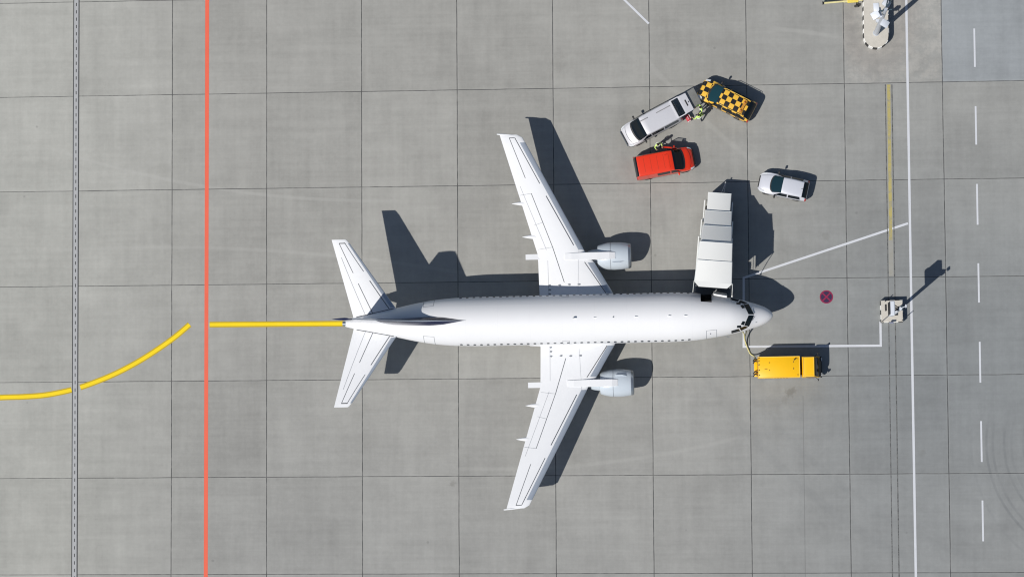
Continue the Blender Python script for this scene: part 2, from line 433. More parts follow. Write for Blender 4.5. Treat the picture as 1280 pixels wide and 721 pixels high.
def fuselage():
    xs = sorted(set([-v for v in (0, .02, .04, .09, .15, .25, .35, .5, .7, .9, 1.1, 1.3, 1.45, 1.6, 1.75, 1.9, 2.1, 2.3, 2.5, 2.7, 2.95, 3.2, 3.6, 4.1)] + [DX0, DX1, -5.0, -5.8, -6.2, -6.7, -7.2] + [-7.6 - .9 * k for k in range(17)] + [-22.5 - .5 * k for k in range(20)] + [-32.3, -32.5, -32.58, -32.62]), reverse=True)
    th = sorted(set([R(6 * k) for k in range(60)] + [DT0, DT1])); n = len(th)
    mb = MB(); vs = [fus(x, a) for x in xs for a in th]; fs = []
    for i in range(len(xs) - 1):
        for j in range(n):
            a, b = th[j], th[(j + 1) % n]
            mx = (xs[i] + xs[i + 1]) / 2
            if DX0 < mx < DX1 and DT0 - 1e-6 <= a and b <= DT1 + 1e-6 and b > a: continue
            fs.append((i * n + j, i * n + (j + 1) % n, (i + 1) * n + (j + 1) % n, (i + 1) * n + j))
    fs.append(tuple(range(n))); fs.append(tuple((len(xs) - 1) * n + k for k in range(n)))
    mb.add(vs, fs); return mb.build('fuselage', M_white, air, smooth=50)
fus_o = fuselage()
# doorway: dark vestibule behind the opening
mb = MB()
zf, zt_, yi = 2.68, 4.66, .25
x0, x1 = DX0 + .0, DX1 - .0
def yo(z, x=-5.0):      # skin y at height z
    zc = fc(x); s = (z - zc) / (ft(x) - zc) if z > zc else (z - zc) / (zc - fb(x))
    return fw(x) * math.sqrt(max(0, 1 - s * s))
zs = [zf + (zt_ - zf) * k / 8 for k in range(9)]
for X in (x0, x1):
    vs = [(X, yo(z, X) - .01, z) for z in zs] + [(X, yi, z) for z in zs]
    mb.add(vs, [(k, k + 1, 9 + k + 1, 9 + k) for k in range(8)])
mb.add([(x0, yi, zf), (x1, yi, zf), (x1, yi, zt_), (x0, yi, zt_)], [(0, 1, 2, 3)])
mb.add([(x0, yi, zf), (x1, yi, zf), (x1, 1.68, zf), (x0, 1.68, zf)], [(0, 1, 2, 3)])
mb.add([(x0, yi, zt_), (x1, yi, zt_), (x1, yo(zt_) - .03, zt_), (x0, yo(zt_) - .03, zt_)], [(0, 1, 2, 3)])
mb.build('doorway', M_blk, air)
# the plug door swung forward along the skin
def door_f(u, v):
    x = -4.42 + .98 * u; th = R(58) + R(48) * v; p = fus(-4.6, th); return (x, p.y + .27 - .20 * u, p.z)
dr = grid_patch(door_f, 4, 10, 0, .14).build('cabin_door', M_wing, air, smooth=40)
for zz in (3.4, 3.9): MB().tube([(-4.5, 1.62, zz), (-4.2, 1.98, zz)], .04).build('hinge_arm', M_gear, dr)
MB().box((-3.9, 2.16, 3.7), (.35, .05, .06), bev=.02).build('door_handle', M_gear, dr)

def outline_patch(name, x0, x1, t0, t1, wd=.03, m=M_line, par=air):
    """thin shut-line rectangle on the skin"""
    mb = MB()
    def seg(a0, a1, b0, b1):
        grid_patch(lambda u, v: fus(a0 + (a1 - a0) * u, b0 + (b1 - b0) * v), 2, 8, .006 if t0 > 0 else -.006, mb=mb)
    dt = wd / 1.9
    for q in (x0, x1): seg(q - wd / 2, q + wd / 2, t0, t1)
    for q in (t0, t1): seg(x0, x1, q - dt / 2, q + dt / 2)
    # lift is along the normal: use both senses so it stays proud of the skin
    return mb.build(name, m, par)
def skin_patch(x0, x1, t0, t1, off=.012, nu=3, nv=6, mb=None, F=None):
    F = F or (lambda u, v: fus(x0 + (x1 - x0) * u, t0 + (t1 - t0) * v))
    p = Vector(F(.5, .5)); a = Vector(F(.6, .5)) - Vector(F(.4, .5)); b_ = Vector(F(.5, .6)) - Vector(F(.5, .4))
    n = a.cross(b_); out = Vector((0, p.y, p.z - fc(p.x)))
    if n.dot(out) < 0: off = -off
    return grid_patch(F, nu, nv, off, mb=mb)
def shut_lines(name, x0, x1, t0, t1, wd=.028, m=M_line):
    mb = MB(); dt = wd / 1.9
    for q in (x0, x1): skin_patch(q - wd / 2, q + wd / 2, t0, t1, .006, 1, 10, mb)
    for q in (t0, t1): skin_patch(x0, x1, q - dt / 2, q + dt / 2, .007, 3, 1, mb)
    return mb.build(name, m, air)
shut_lines('service_door_seam', -5.05, -4.28, -R(43), -R(108))
shut_lines('rear_door_seam', -26.4, -25.6, R(44), R(106)); shut_lines('rear_door_seam', -26.4, -25.6, -R(44), -R(106))
for sd_ in (1, -1):
    shut_lines('overwing_exit_seam', -15.9, -15.4, sd_ * R(62), sd_ * R(92), .022)
MB_ = MB(); skin_patch(-4.78, -4.70, -R(58), -R(53), .01, 1, 2, MB_); MB_.build('door_vent', M_line, air)
# cabin windows
for sd_ in (1, -1):
    for k in range(35):
        xc = -6.35 - .508 * k
        if sd_ == 1 and False: continue
        t0, t1 = sd_ * R(69), sd_ * R(78)
        def F(u, v, xc=xc, t0=t0, t1=t1):
            a = (u - .5) * 2; b2 = (v - .5) * 2
            # rounded rectangle
            rx = a * (1 - .22 * b2 * b2); rv = b2 * (1 - .16 * a * a)
            return fus(xc + rx * .105, (t0 + t1) / 2 + rv * (t1 - t0) / 2)
        skin_patch(0, 0, 0, 0, .012, 4, 4, F=F).build('cabin_window', M_cab, air)
# cockpit glazing (quads in plan, laid on the skin)
def plan(x, y):
    wd = fw(x); s = max(-.985, min(.985, y / wd)); return fus(x, math.asin(s))
def glaze(name, q, off=.014):
    for sd_ in (1, -1):
        Q = [(a, b * sd_) for a, b in q]
        def F(u, v):
            a = [Q[0][k] * (1 - u) + Q[1][k] * u for k in (0, 1)]; b = [Q[3][k] * (1 - u) + Q[2][k] * u for k in (0, 1)]
            return plan(a[0] * (1 - v) + b[0] * v, a[1] * (1 - v) + b[1] * v)
        mb = skin_patch(0, 0, 0, 0, off, 6, 6, F=F); mb.build(name, M_wglass, air, smooth=60)
glaze('windshield', [(-1.44, .04), (-1.84, .86), (-2.20, .77), (-1.86, .04)])
glaze('cockpit_side_window', [(-1.91, .91), (-2.43, 1.15), (-2.57, .97), (-2.15, .82)])
glaze('cockpit_side_window', [(-2.50, 1.18), (-3.16, 1.335), (-3.18, 1.17), (-2.64, 1.02)])
glaze('eyebrow_window', [(-2.25, .77), (-2.11, .52), (-2.32, .47), (-2.47, .71)])
glaze('eyebrow_window', [(-2.42, .93), (-2.76, .95), (-2.74, .80), (-2.44, .78)])
# wipers and probes are real bars
for sd_ in (1, -1):
    MB().tube([plan(-1.42, .12 * sd_) + Vector((.02, 0, .03)), plan(-1.62, .42 * sd_) + Vector((.02, 0, .04))], .018, 6).build('wiper', M_line, air)
    MB().tube([plan(-1.35, .55 * sd_), plan(-1.33, .56 * sd_) + Vector((.08, 0, .04))], .02, 6).build('probe', M_lip, air)
    q_ = fus(-3.5, sd_ * R(95)); MB().tube([q_, q_ + Vector((0, .12 * sd_, 0)), q_ + Vector((.2, .14 * sd_, 0))], .022, 6).build('probe', M_lip, air)
# roof aerials and beacon
for x, h in ((-14.85, .28), (-13.3, .10), (-10.2, .12), (-7.7, .14), (-6.5, .12)):
    z = ft(x) - .02
    MB().add([(x - .18, -.02, z), (x - .18, .02, z), (x + .14, 0, z), (x - .20, -.012, z + h), (x - .20, .012, z + h), (x - .04, 0, z + h)], [(0, 1, 2), (3, 5, 4), (0, 3, 4, 1), (1, 4, 5, 2), (2, 5, 3, 0)]).build('blade_aerial', M_lip if h > .2 else M_wing, air)
MB().tube([(-12.0, 0, 5.34), (-12.0, 0, 5.42), (-12.0, 0, 5.46)], [.06, .05, .02], 10).build('beacon', M_lip, air)

# ---------------- wings
WY = [1.0, 1.9, 4.45, 5.07, 14.0, 14.22]
LEX = [-11.52, -12.02, -13.52, -14.08, -18.72, -19.12]
TEX = [-17.72, -17.72, -17.76, -17.78, -20.40, -20.46]
WZ = [1.92, 2.0, 2.26, 2.33, 3.25, 3.27]
TH = [.13, .13, .12, .12, .105, .05]
def lin(xs, ys):
    return lambda x: float(np.interp(x, xs, ys))
wle, wte, wz, wth = lin(WY, LEX), lin(WY, TEX), lin(WY, WZ), lin(WY, TH)
def naca(c, t):
    return 5 * t * (.2969 * math.sqrt(c) - .126 * c - .3516 * c * c + .2843 * c ** 3 - .1015 * c ** 4)
def wing_pt(y, c, up=True):
    le, te = wle(y), wte(y); ch = le - te; t = wth(y)
    h = naca(c, t) * ch
    return Vector((le - c * ch, y, wz(y) + .012 * ch * (1 - c) + (h * 1.05 if up else -h * .75)))
def wing_z(x, y):
    le, te = wle(y), wte(y); return wing_pt(y, min(1, max(0, (le - x) / (le - te))))
CS = [0, .004, .012, .03, .06, .1, .16, .24, .34, .46, .6, .74, .86, .95, 1.0]
def wing(sd_):
    ys = [1.0, 1.5, 1.9, 2.5, 3.2, 3.9, 4.45, 4.7, 5.07, 5.6, 6.5, 7.5, 8.5, 9.5, 10.5, 11.5, 12.5, 13.4, 14.0, 14.12, 14.22]
    mb = MB(); vs = []; n = 2 * len(CS) - 2
    for y in ys:
        ring = [wing_pt(y, c) for c in CS] + [wing_pt(y, c, False) for c in CS[-2:0:-1]]
        vs += [(p.x, p.y * sd_, p.z) for p in ring]
    fs = [(i * n + j, i * n + (j + 1) % n, (i + 1) * n + (j + 1) % n, (i + 1) * n + j) for i in range(len(ys) - 1) for j in range(n)]
    fs += [tuple(range(n)), tuple((len(ys) - 1) * n + k for k in range(n))]
    mb.add(vs, fs); wg = mb.build('wing', M_wing, air, smooth=35)
    wg['label'] = 'left wing' if sd_ == 1 else 'right wing'
    def top(name, f0, f1, m, off=.006, nu=12, nv=3):
        """patch between two (x,y) polylines on the upper skin"""
        def F(u, v):
            a = f0(u); b = f1(u); x, y = a[0] * (1 - v) + b[0] * v, a[1] * (1 - v) + b[1] * v
            p = wing_z(x, y); return Vector((p.x, p.y * sd_, p.z + off))
        return grid_patch(F, nu, nv, 0).build(name, m, wg)
    def seam(p, q, wd, m, name='panel_seam'):
        d = Vector((q[0] - p[0], q[1] - p[1])).normalized(); n_ = Vector((-d.y, d.x)) * wd / 2
        return top(name, lambda u: (p[0] + (q[0] - p[0]) * u - n_.x, p[1] + (q[1] - p[1]) * u - n_.y), lambda u: (p[0] + (q[0] - p[0]) * u + n_.x, p[1] + (q[1] - p[1]) * u + n_.y), m, .009, 14, 2)
    # leading-edge slats (bare grey), wrapped over the nose
    def slat(y0, y1, c1, name):
        def F(u, v):
            y = y0 + (y1 - y0) * u
            if v < .2: p = wing_pt(y, .03 * (1 - v / .2), False)
            else: p = wing_pt(y, c1(y) * ((v - .2) / .8) ** 2)
            return Vector((p.x, p.y * sd_, p.z))
        m_ = grid_patch(F, 12, 14, .012 * sd_).build(name, M_slat, wg, smooth=60); return m_
    slat(5.35, 13.6, lambda y: .42 / (wle(y) - wte(y)), 'slat')
    slat(2.0, 4.35, lambda y: .50 / (wle(y) - wte(y)), 'krueger_flap')
    slx = lambda y: wle(y) - .37
    seam((-15.0, 5.7), (-17.02, 9.5), .06, M_seam, 'slat_gap'); seam((-17.48, 10.45), (-19.32, 14.0), .05, M_seam, 'slat_gap')
    slk = lambda y: wle(y) - .52
    seam((-12.62, 2.0), (-14.2, 4.4), .05, M_dark, 'slat_gap')
    # rear spar / spoiler / aileron lines
    seam((-15.79, 2.9), (-16.62, 5.6), .045, M_seam); seam((-16.62, 5.6), (-18.15, 9.72), .04, M_seam)
    seam((-18.58, 10.9), (-19.74, 14.0), .04, M_seam); seam((-19.74, 13.98), (-19.36, 13.98), .045, M_seam)
    seam((-17.0, 2.1), (-17.02, 4.6), .018, M_line); seam((-17.1, 5.4), (-17.95, 7.6), .02, M_line); seam((-17.95, 7.6), (-19.0, 10.3), .02, M_line)
    seam((-16.62, 5.6), (-17.74, 5.45), .018, M_line); seam((-17.3, 7.5), (-18.0, 7.3), .018, M_line); seam((-18.15, 9.72), (-19.05, 9.6), .02, M_line)
    seam((-14.6, 5.6), (-14.75, 2.2), .012, M_line)
    for (x, y) in ((-16.89, 2.72), (-16.90, 2.36), (-16.91, 2.04), (-16.12, 2.70), (-15.39, 2.73), (-14.64, 2.72)):
        p = wing_z(x, y)
        MB().add([(p.x + .10, p.y * sd_ - .05, p.z + .008), (p.x + .10, p.y * sd_ + .05, p.z + .008), (p.x - .02, p.y * sd_ + .07, p.z + .012), (p.x - .14, p.y * sd_ + .02, p.z + .014), (p.x - .14, p.y * sd_ - .02, p.z + .014), (p.x - .02, p.y * sd_ - .07, p.z + .012)], [(0, 1, 2, 3, 4, 5)]).build('wing_marking', M_line, wg)
    # tip lamp fairing
    p = wing_pt(14.18, .97)
    MB().tube([(p.x + 1.0, sd_ * 14.2, p.z - .03), (p.x + .3, sd_ * 14.25, p.z), (p.x - .22, sd_ * 14.3, p.z), (p.x - .30, sd_ * 14.3, p.z)], [.04, .07, .05, .01], 8).build('wingtip_light', M_wing, wg, smooth=60)
    # flap track fairings
    def fairing(y, x_aft, wid, x_fwd, zt, box=False):
        z = wing_pt(y, .97).z - .10
        if box:
            mb = MB(); n = 9; vs = []
            for k in range(n):
                u = k / (n - 1); x = x_fwd + (x_aft - x_fwd) * u; h = .36 - .18 * u; wv = wid / 2 * (1 - .10 * u); zz = z + .10 - .02 * u
                vs += [(x, y * sd_ - wv, zz), (x, y * sd_ + wv, zz), (x, y * sd_ + wv * .7, zz - h), (x, y * sd_ - wv * .7, zz - h)]
            fs = [(4 * i + j, 4 * i + (j + 1) % 4, 4 * i + 4 + (j + 1) % 4, 4 * i + 4 + j) for i in range(n - 1) for j in range(4)] + [(0, 1, 2, 3), tuple(4 * (n - 1) + k for k in range(4))]
            mb.add(vs, fs); mb.build('flap_fairing', M_wing, wg)
        else:
            pts = []; rr = []
            for k in range(10):
                u = k / 9; pts.append((x_fwd + (x_aft - x_fwd) * u, y * sd_, z - .14 * (1 - u) * math.sin(math.pi * min(1, u * 1.2)) - .02)); rr.append(wid / 2 * (math.sin(math.pi * min(.5, u * .8 + .1)) if u < .5 else 1 - ((u - .5) / .5) ** 1.6) + .008)
            MB().tube(pts, rr, 10).build('flap_fairing', M_wing, wg, smooth=60)
    fairing(4.9, -18.72, .46, -15.4, 0, True)
    fairing(6.45, -18.95, .42, -16.6, 0); fairing(9.0, -19.68, .40, -17.4, 0)
    return wg
for s_ in (1, -1): wing(s_)
# belly fairing
mb = MB()
vs = []; n = 24; XS = [-10.6, -11.2, -12.2, -13.5, -17, -18.5, -19.6, -20.4]; SC = [.2, .7, .95, 1, 1, .95, .7, .2]
for x, k in zip(XS, SC):
    for j in range(n):
        a = 2 * math.pi * j / n; vs.append((x, 2.0 * k * math.cos(a), 1.95 + .78 * k * math.sin(a)))
mb.add(vs, [(i * n + j, i * n + (j + 1) % n, (i + 1) * n + (j + 1) % n, (i + 1) * n + j) for i in range(len(XS) - 1) for j in range(n)] + [tuple(range(n)), tuple((len(XS) - 1) * n + k for k in range(n))])
mb.build('belly_fairing', M_white, air, smooth=50)

# ---------------- engines
def lathe(prof, cx, cy, cz, n=40, flat=0.0):
    """prof: (x, r) along the local x axis"""
    mb = MB(); vs = []
    for x, r in prof:
        for k in range(n):
            a = 2 * math.pi * k / n; zz = r * math.sin(a)
            if zz < 0: zz *= (1 - flat)
            vs.append((cx + x, cy + r * math.cos(a), cz + zz))
    mb.add(vs, [(i * n + j, i * n + (j + 1) % n, (i + 1) * n + (j + 1) % n, (i + 1) * n + j) for i in range(len(prof) - 1) for j in range(n)])
    return mb
def engine(sd_):
    cy, cz, X = 4.86 * sd_ + .02, 1.52, -10.66
    cowl = lathe([(-.20, .955), (-.35, .99), (-.8, 1.045), (-1.3, 1.06), (-1.8, 1.03), (-2.2, .95), (-2.5, .85), (-2.56, .80), (-2.5, .76), (-1.2, .80)], X, cy, cz, 48, .10)
    eng = cowl.build('engine_cowl', M_nac, air, smooth=50)
    lathe([(-.9, .78), (-.4, .74), (-.1, .78), (-.02, .84), (0, .88), (-.03, .925), (-.10, .95), (-.205, .967)], X, cy, cz, 48, .10).build('intake_lip', M_lip, eng, smooth=60)
    lathe([(-.9, .79), (-.92, .3), (-.90, .02)], X, cy, cz).build('fan', M_dark, eng)
    lathe([(-.35, .01), (-.45, .10), (-.65, .2), (-.89, .28)], X, cy, cz).build('spinner', M_lip, eng, smooth=60)
    lathe([(-1.2, .70), (-2.0, .66), (-2.6, .58), (-3.0, .52), (-3.3, .44), (-3.32, .40), (-3.1, .38)], X, cy, cz).build('core_nozzle', M_nac, eng, smooth=60)
    lathe([(-2.5, .33), (-3.1, .3), (-3.5, .12), (-3.6, .01)], X, cy, cz).build('exhaust_cone', M_lip, eng, smooth=60)
    # cowl seams
    for xs in (-1.55,):
        lathe([(xs, 1.056), (xs - .03, 1.053)], X, cy, cz + .0, 48, .10).build('cowl_seam', M_line, eng)
    # strake on the inboard shoulder
    a = R(62); st = MB(); ys = -sd_
    c0 = Vector((X - .45, cy + ys * 1.0 * math.cos(a), cz + 1.0 * math.sin(a))); o = Vector((0, ys * math.cos(a), math.sin(a)))
    st.add([c0 - o * .02, c0 + Vector((-.95, 0, 0)) - o * .02, c0 + Vector((-.95, 0, 0)) + o * .20, c0 + Vector((-.35, 0, 0)) + o * .20,
            c0 - o * .02 + Vector((0, .03, 0)), c0 + Vector((-.95, .03, 0)) - o * .02, c0 + Vector((-.95, .03, 0)) + o * .20, c0 + Vector((-.35, .03, 0)) + o * .20],
           [(0, 1, 2, 3), (4, 5, 6, 7), (0, 1, 5, 4), (1, 2, 6, 5), (2, 3, 7, 6), (3, 0, 4, 7)]).build('strake', M_nac, eng)
    # pylon: slab from cowl crown back over the wing
    mb = MB(); cyy = (4.86 if sd_ == 1 else -4.84)
    P = [(-11.86, 2.60, .26, .3), (-12.3, 2.70, .275, .5), (-13.2, 2.72, .275, .8), (-14.0, 2.70, .275, .8), (-14.6, 2.67, .27, .5), (-15.2, 2.66, .26, .3), (-15.7, 2.60, .24, .2)]
    vs = []
    for x, z, hw, dp in P:
        vs += [(x, cyy - hw, z - dp), (x, cyy - hw, z - .03), (x, cyy - hw + .03, z), (x, cyy + hw - .03, z), (x, cyy + hw, z - .03), (x, cyy + hw, z - dp)]
    mb.add(vs, [(6 * i + j, 6 * i + (j + 1) % 6, 6 * i + 6 + (j + 1) % 6, 6 * i + 6 + j) for i in range(len(P) - 1) for j in range(6)] + [tuple(range(6)), tuple(6 * (len(P) - 1) + k for k in range(6))])
    mb.build('pylon', M_wing, air)
for s_ in (1, -1): engine(s_)

# ---------------- tail
def fin_col(t, co, b):
    x, y, z = xyz(t, co)
    navy = ((x + 28.9 + (z - 6) * .2).gt(0)).max((z - 10.7).gt(0))
    return mix(t, navy, (.78, .79, .83), (.007, .012, .05))
M_fin = mat('fin_paint', (.8, .8, .8), .25, var=.02, fn=fin_col, coat=.15)
FZ = [4.4, 5.0, 5.34, 5.6, 6.0, 6.5, 7.5, 10.9, 11.15]
FLE = [-22.4, -22.6, -23.0, -24.6, -26.3, -27.35, -28.25, -31.0, -31.15]
FTE = [-31.3, -31.35, -31.4, -31.45, -31.5, -31.6, -31.78, -32.45, -32.5]
FTH = [.42, .37, .335, .26, .22, .19, .165, .10, .085]
fle, fte, fth = lin(FZ, FLE), lin(FZ, FTE), lin(FZ, FTH)
def fin():
    zs = sorted(FZ + [5.2, 5.8, 6.25, 7, 8.3, 9.2, 10.1]); mb = MB(); vs = []
    cc = [0, .01, .03, .07, .13, .22, .34, .5, .68, .85, 1.0]; n = 2 * len(cc) - 2
    for z in zs:
        ch = fle(z) - fte(z)
        def th(c): return fth(z) * (math.sin(math.pi * min(.5, (c / .34) * .5)) ** (1.25 if z < 5.9 else .62) if c < .34 else 1 - ((c - .34) / .66) ** 1.4 * .97)
        ring = [(fle(z) - c * ch, th(c), z) for c in cc] + [(fle(z) - c * ch, -th(c), z) for c in cc[-2:0:-1]]
        vs += ring
    mb.add(vs, [(i * n + j, i * n + (j + 1) % n, (i + 1) * n + (j + 1) % n, (i + 1) * n + j) for i in range(len(zs) - 1) for j in range(n)] + [tuple(range(n)), tuple((len(zs) - 1) * n + k for k in range(n))])
    f = mb.build('tail_fin', M_fin, air, smooth=45)
    le = [(fle(z) + .012, 0, z) for z in np.linspace(5.36, 10.9, 26)]
    MB().tube(le, [.012 + .05 * min(1, k / 3) - .03 * k / 25 for k in range(26)], 8).build('leading_edge_strip', M_slat, f, smooth=60)
    # rudder hinge line on both sides
    for sd_ in (1, -1):
        def F(u, v):
            z = 5.5 + 5.2 * u; x = fle(z) * .33 + fte(z) * .67 + .04 * (v - .5); k = ((fle(z) - x) / (fle(z) - fte(z)) - .34) / .66
            return Vector((x, sd_ * (fth(z) * (1 - k ** 1.4 * .97) + .006), z))
        grid_patch(F, 10, 1, 0).build('rudder_seam', M_dark, f)
fin()
def stab(sd_):
    ys = [0.2, .6, 1.06, 2, 3, 4, 5, 5.9, 6.25, 6.35]
    le = lin([.2, 1.06, 6.2, 6.35], [-27.95, -28.5, -32.0, -32.2]); te = lin([.2, .5, 6.35], [-31.72, -31.78, -33.26]); zz = lin([.2, 6.35], [4.50, 5.22]); tt = lin([.2, 6.2, 6.35], [.10, .09, .04])
    def P(y, c, up=True):
        ch = le(y) - te(y); h = naca(c, tt(y)) * ch; return Vector((le(y) - c * ch, y * sd_, zz(y) + (h if up else -h)))
    mb = MB(); n = 2 * len(CS) - 2; vs = []
    for y in ys: vs += [P(y, c) for c in CS] + [P(y, c, False) for c in CS[-2:0:-1]]
    mb.add(vs, [(i * n + j, i * n + (j + 1) % n, (i + 1) * n + (j + 1) % n, (i + 1) * n + j) for i in range(len(ys) - 1) for j in range(n)] + [tuple(range(n)), tuple((len(ys) - 1) * n + k for k in range(n))])
    st = mb.build('tailplane', M_wing, air, smooth=35)
    def seam(y0, c0, y1, c1, wd, m, name='panel_seam'):
        def F(u, v):
            y = y0 + (y1 - y0) * u; ch = le(y) - te(y); c = c0 + (c1 - c0) * u + (v - .5) * wd / ch
            p = P(y, c); p.z += .008; return p
        grid_patch(F, 12, 1, 0).build(name, m, st)
    seam(1.03, .15, 3.2, .19, .065, M_seam, 'leading_edge_gap'); seam(3.9, .20, 6.1, .27, .05, M_seam, 'leading_edge_gap')
    seam(.7, .56, 3.0, .575, .05, M_seam, 'elevator_gap'); seam(3.8, .585, 6.05, .61, .045, M_seam, 'elevator_gap')
    seam(.5, .73, 5.0, .79, .03, M_line)
    def F(u, v):
        y = 6.03 + .06 * v; ch = le(y) - te(y); p = P(y, .27 + .34 * u); p.z += .01; return p
    grid_patch(F, 8, 1, 0).build('panel_seam', M_dark, st)
    def F(u, v):
        y = 1.15 + 4.9 * u; ch = le(y) - te(y)
        return P(y, .10 * v * v) if True else 0
    grid_patch(F, 10, 8, .010 * sd_).build('leading_edge_strip', M_slat, st, smooth=60)
    # dark gap where the tailplane meets the fuselage
    def G_(u, v):
        x = -28.45 - 3.1 * u; y = fw(x) * .93 + .03 + .045 * v; p = P(max(y, .2), min(.99, max(0.0, (le(y) - x) / (le(y) - te(y))))); p.z += .012; return p
    grid_patch(G_, 12, 1, 0).build('root_gap', M_dark, st)
for s_ in (1, -1): stab(s_)
lathe([(0, .20), (-.25, .19), (-.26, .12), (-.1, .1)], -32.35, 0, 4.52, 16).build('tail_exhaust', M_lip, air, smooth=60)

# ---------------- landing gear
def wheel(parent, x, y, z, r, wd):
    t = MB(); prof = [(-wd / 2, r * .62), (-wd / 2, r * .88), (-wd * .32, r), (wd * .32, r), (wd / 2, r * .88), (wd / 2, r * .62)]
    n = 28; vs = []
    for yy, rr in prof:
        for k in range(n): a = 2 * math.pi * k / n; vs.append((x + rr * math.cos(a), y + yy, z + rr * math.sin(a)))
    t.add(vs, [(i * n + j, i * n + (j + 1) % n, (i + 1) * n + (j + 1) % n, (i + 1) * n + j) for i in range(len(prof) - 1) for j in range(n)])
    w_ = t.build('wheel', M_rub, parent, smooth=50)
    q = MB(); q.tube([(x, y - wd * .42, z), (x, y - wd * .35, z), (x, y + wd * .35, z), (x, y + wd * .42, z)], [r * .3, r * .63, r * .63, r * .3], 20).build('rim', M_gear, w_, smooth=40)
    return w_
ng = MB().tube([(-4.0, 0, .36), (-4.0, 0, 1.7)], .08, 12).tube([(-4.0, -.22, .36), (-4.0, .22, .36)], .05).tube([(-4.0, 0, .9), (-3.2, 0, 1.7)], .04).build('nose_gear', M_gear, air)
for q in (.2, -.2): wheel(ng, -4.0, q, .345, .345, .2)
for s_ in (1, -1):
    mg = MB().tube([(-16.4, 2.62 * s_, .55), (-16.4, 2.62 * s_, 2.1)], .13, 12).tube([(-16.4, 2.25 * s_, .52), (-16.4, 3.0 * s_, .52)], .07).tube([(-16.4, 2.62 * s_, 1.1), (-16.4, 1.5 * s_, 1.8)], .06).build('main_gear', M_gear, air)
    for q in (2.32, 2.92): wheel(mg, -16.4, q * s_, .51, .51, .34)

# ================================================================== VEHICLES
M_vglass = glass_mat('vehicle_glass', (.006, .010, .015))
M_plast = mat('black_plastic', (.02, .02, .022), .55, var=.1)
M_rim = mat('wheel_rim', (.45, .46, .48), .35, .7)
M_lamp_w = mat('headlamp_lens', (.62, .65, .68), .12, var=.05, coat=.6)
M_lamp_r = mat('rear_lamp_red', (.45, .02, .02), .2, var=.05, coat=.5)
M_plate = mat('number_plate', (.7, .7, .68), .4)

class Body:
    """car body skin: stations along x; section control points belt/roof; smooth in between"""
    def __init__(s, st):
        st = sorted(st, key=lambda a: a[0]); s.st = st; xs = [a[0] for a in st]
        names = ('x', 'zb', 'w', 'zbelt', 'wr', 'zt', 'cr')
        s.f = {n: pchip(xs, [a[i] for a in st]) for i, n in enumerate(names) if i}
        s.x0, s.x1 = xs[0], xs[-1]
    def ctrl(s, x):
        g = {k: f(x) for k, f in s.f.items()}
        w_, zb, zbelt, wr, zt, cr = g['w'], g['zb'], g['zbelt'], g['wr'], g['zt'], g['cr']
        zm = zb + (zbelt - zb) * .45
        return [(w_ * .80, zb), (w_ * .96, zb + .04), (w_, zm), (w_ * .975, zbelt), (wr + .01, zt - .06), (wr - .05, zt), (wr * .55, zt + cr * .75), (0, zt + cr)]
    def pt(s, x, t, sd_=1):
        """t in 0..7 along the control points, slightly rounded"""
        c = s.ctrl(x)
        def ev(q):
            q = min(max(q, 0), 7); i = min(int(q), 6); k = q - i
            return (c[i][0] * (1 - k) + c[i + 1][0] * k, c[i][1] * (1 - k) + c[i + 1][1] * k)
        acc = [0, 0]; W = 0
        for d, wt in ((-.28, 1), (-.14, 2), (0, 3), (.14, 2), (.28, 1)):
            if t < .3 or t > 6.75: d = 0
            e = ev(t + d); acc[0] += e[0] * wt; acc[1] += e[1] * wt; W += wt
        return Vector((x, acc[0] / W * sd_, acc[1] / W))
    def mesh(s, extra=(), m=28):
        mb = MB(); xs = sorted(set([round(v, 4) for v in np.linspace(s.x0, s.x1, m)] + [a[0] for a in s.st])); ts = [0, .5, 1, 1.5, 2, 2.5, 2.8, 3.0, 3.2, 3.6, 3.8, 4, 4.2, 4.6, 4.85, 5.0, 5.2, 5.6, 6, 6.5, 7]
        n = 2 * len(ts) - 1; vs = []
        for x in xs:
            vs += [s.pt(x, t, 1) for t in ts] + [s.pt(x, t, -1) for t in ts[-2::-1]]
        fs = [(i * n + j, i * n + j + 1, (i + 1) * n + j + 1, (i + 1) * n + j) for i in range(len(xs) - 1) for j in range(n - 1)]
        fs += [(i * n + n - 1, i * n, (i + 1) * n, (i + 1) * n + n - 1) for i in range(len(xs) - 1)]
        fs += [tuple(range(n)), tuple((len(xs) - 1) * n + k for k in range(n))]
        mb.add(vs, fs); return mb
    def patch(s, xa, xb, t0, t1, sd_=1, off=.012, nu=6, nv=6, mb=None, thick=0):
        """xa/xb: (x at t0, x at t1) for the two ends"""
        if not isinstance(xa, tuple): xa = (xa, xa)
        if not isinstance(xb, tuple): xb = (xb, xb)
        def F(u, v):
            t = t0 + (t1 - t0) * v; a = xa[0] + (xa[1] - xa[0]) * v; b = xb[0] + (xb[1] - xb[0]) * v
            return s.pt(a + (b - a) * u, t, sd_)
        p = F(.5, .5); n = (F(.6, .5) - F(.4, .5)).cross(F(.5, .6) - F(.5, .4)); c = Vector((p.x, 0, .6))
        if n.dot(p - c) < 0: off = -off
        return grid_patch(F, nu, nv, off, mb=mb)
    def across(s, xf, xr, t0, off=.012, mb=None, nu=6, nv=12):
        """patch over the top from side to side: xf/xr functions of |s| (0 centre .. 1 edge)"""
        def F(u, v):
            q = 2 * v - 1; sd_ = 1 if q >= 0 else -1; q = abs(q); t = 7 - (7 - t0) * q
            x = xf(q) + (xr(q) - xf(q)) * u; return s.pt(x, t, sd_)
        n = (F(.6, .4) - F(.4, .4)).cross(F(.5, .5) - F(.5, .3))
        if n.z < 0: off = -off
        return grid_patch(F, nu, nv, off, mb=mb)

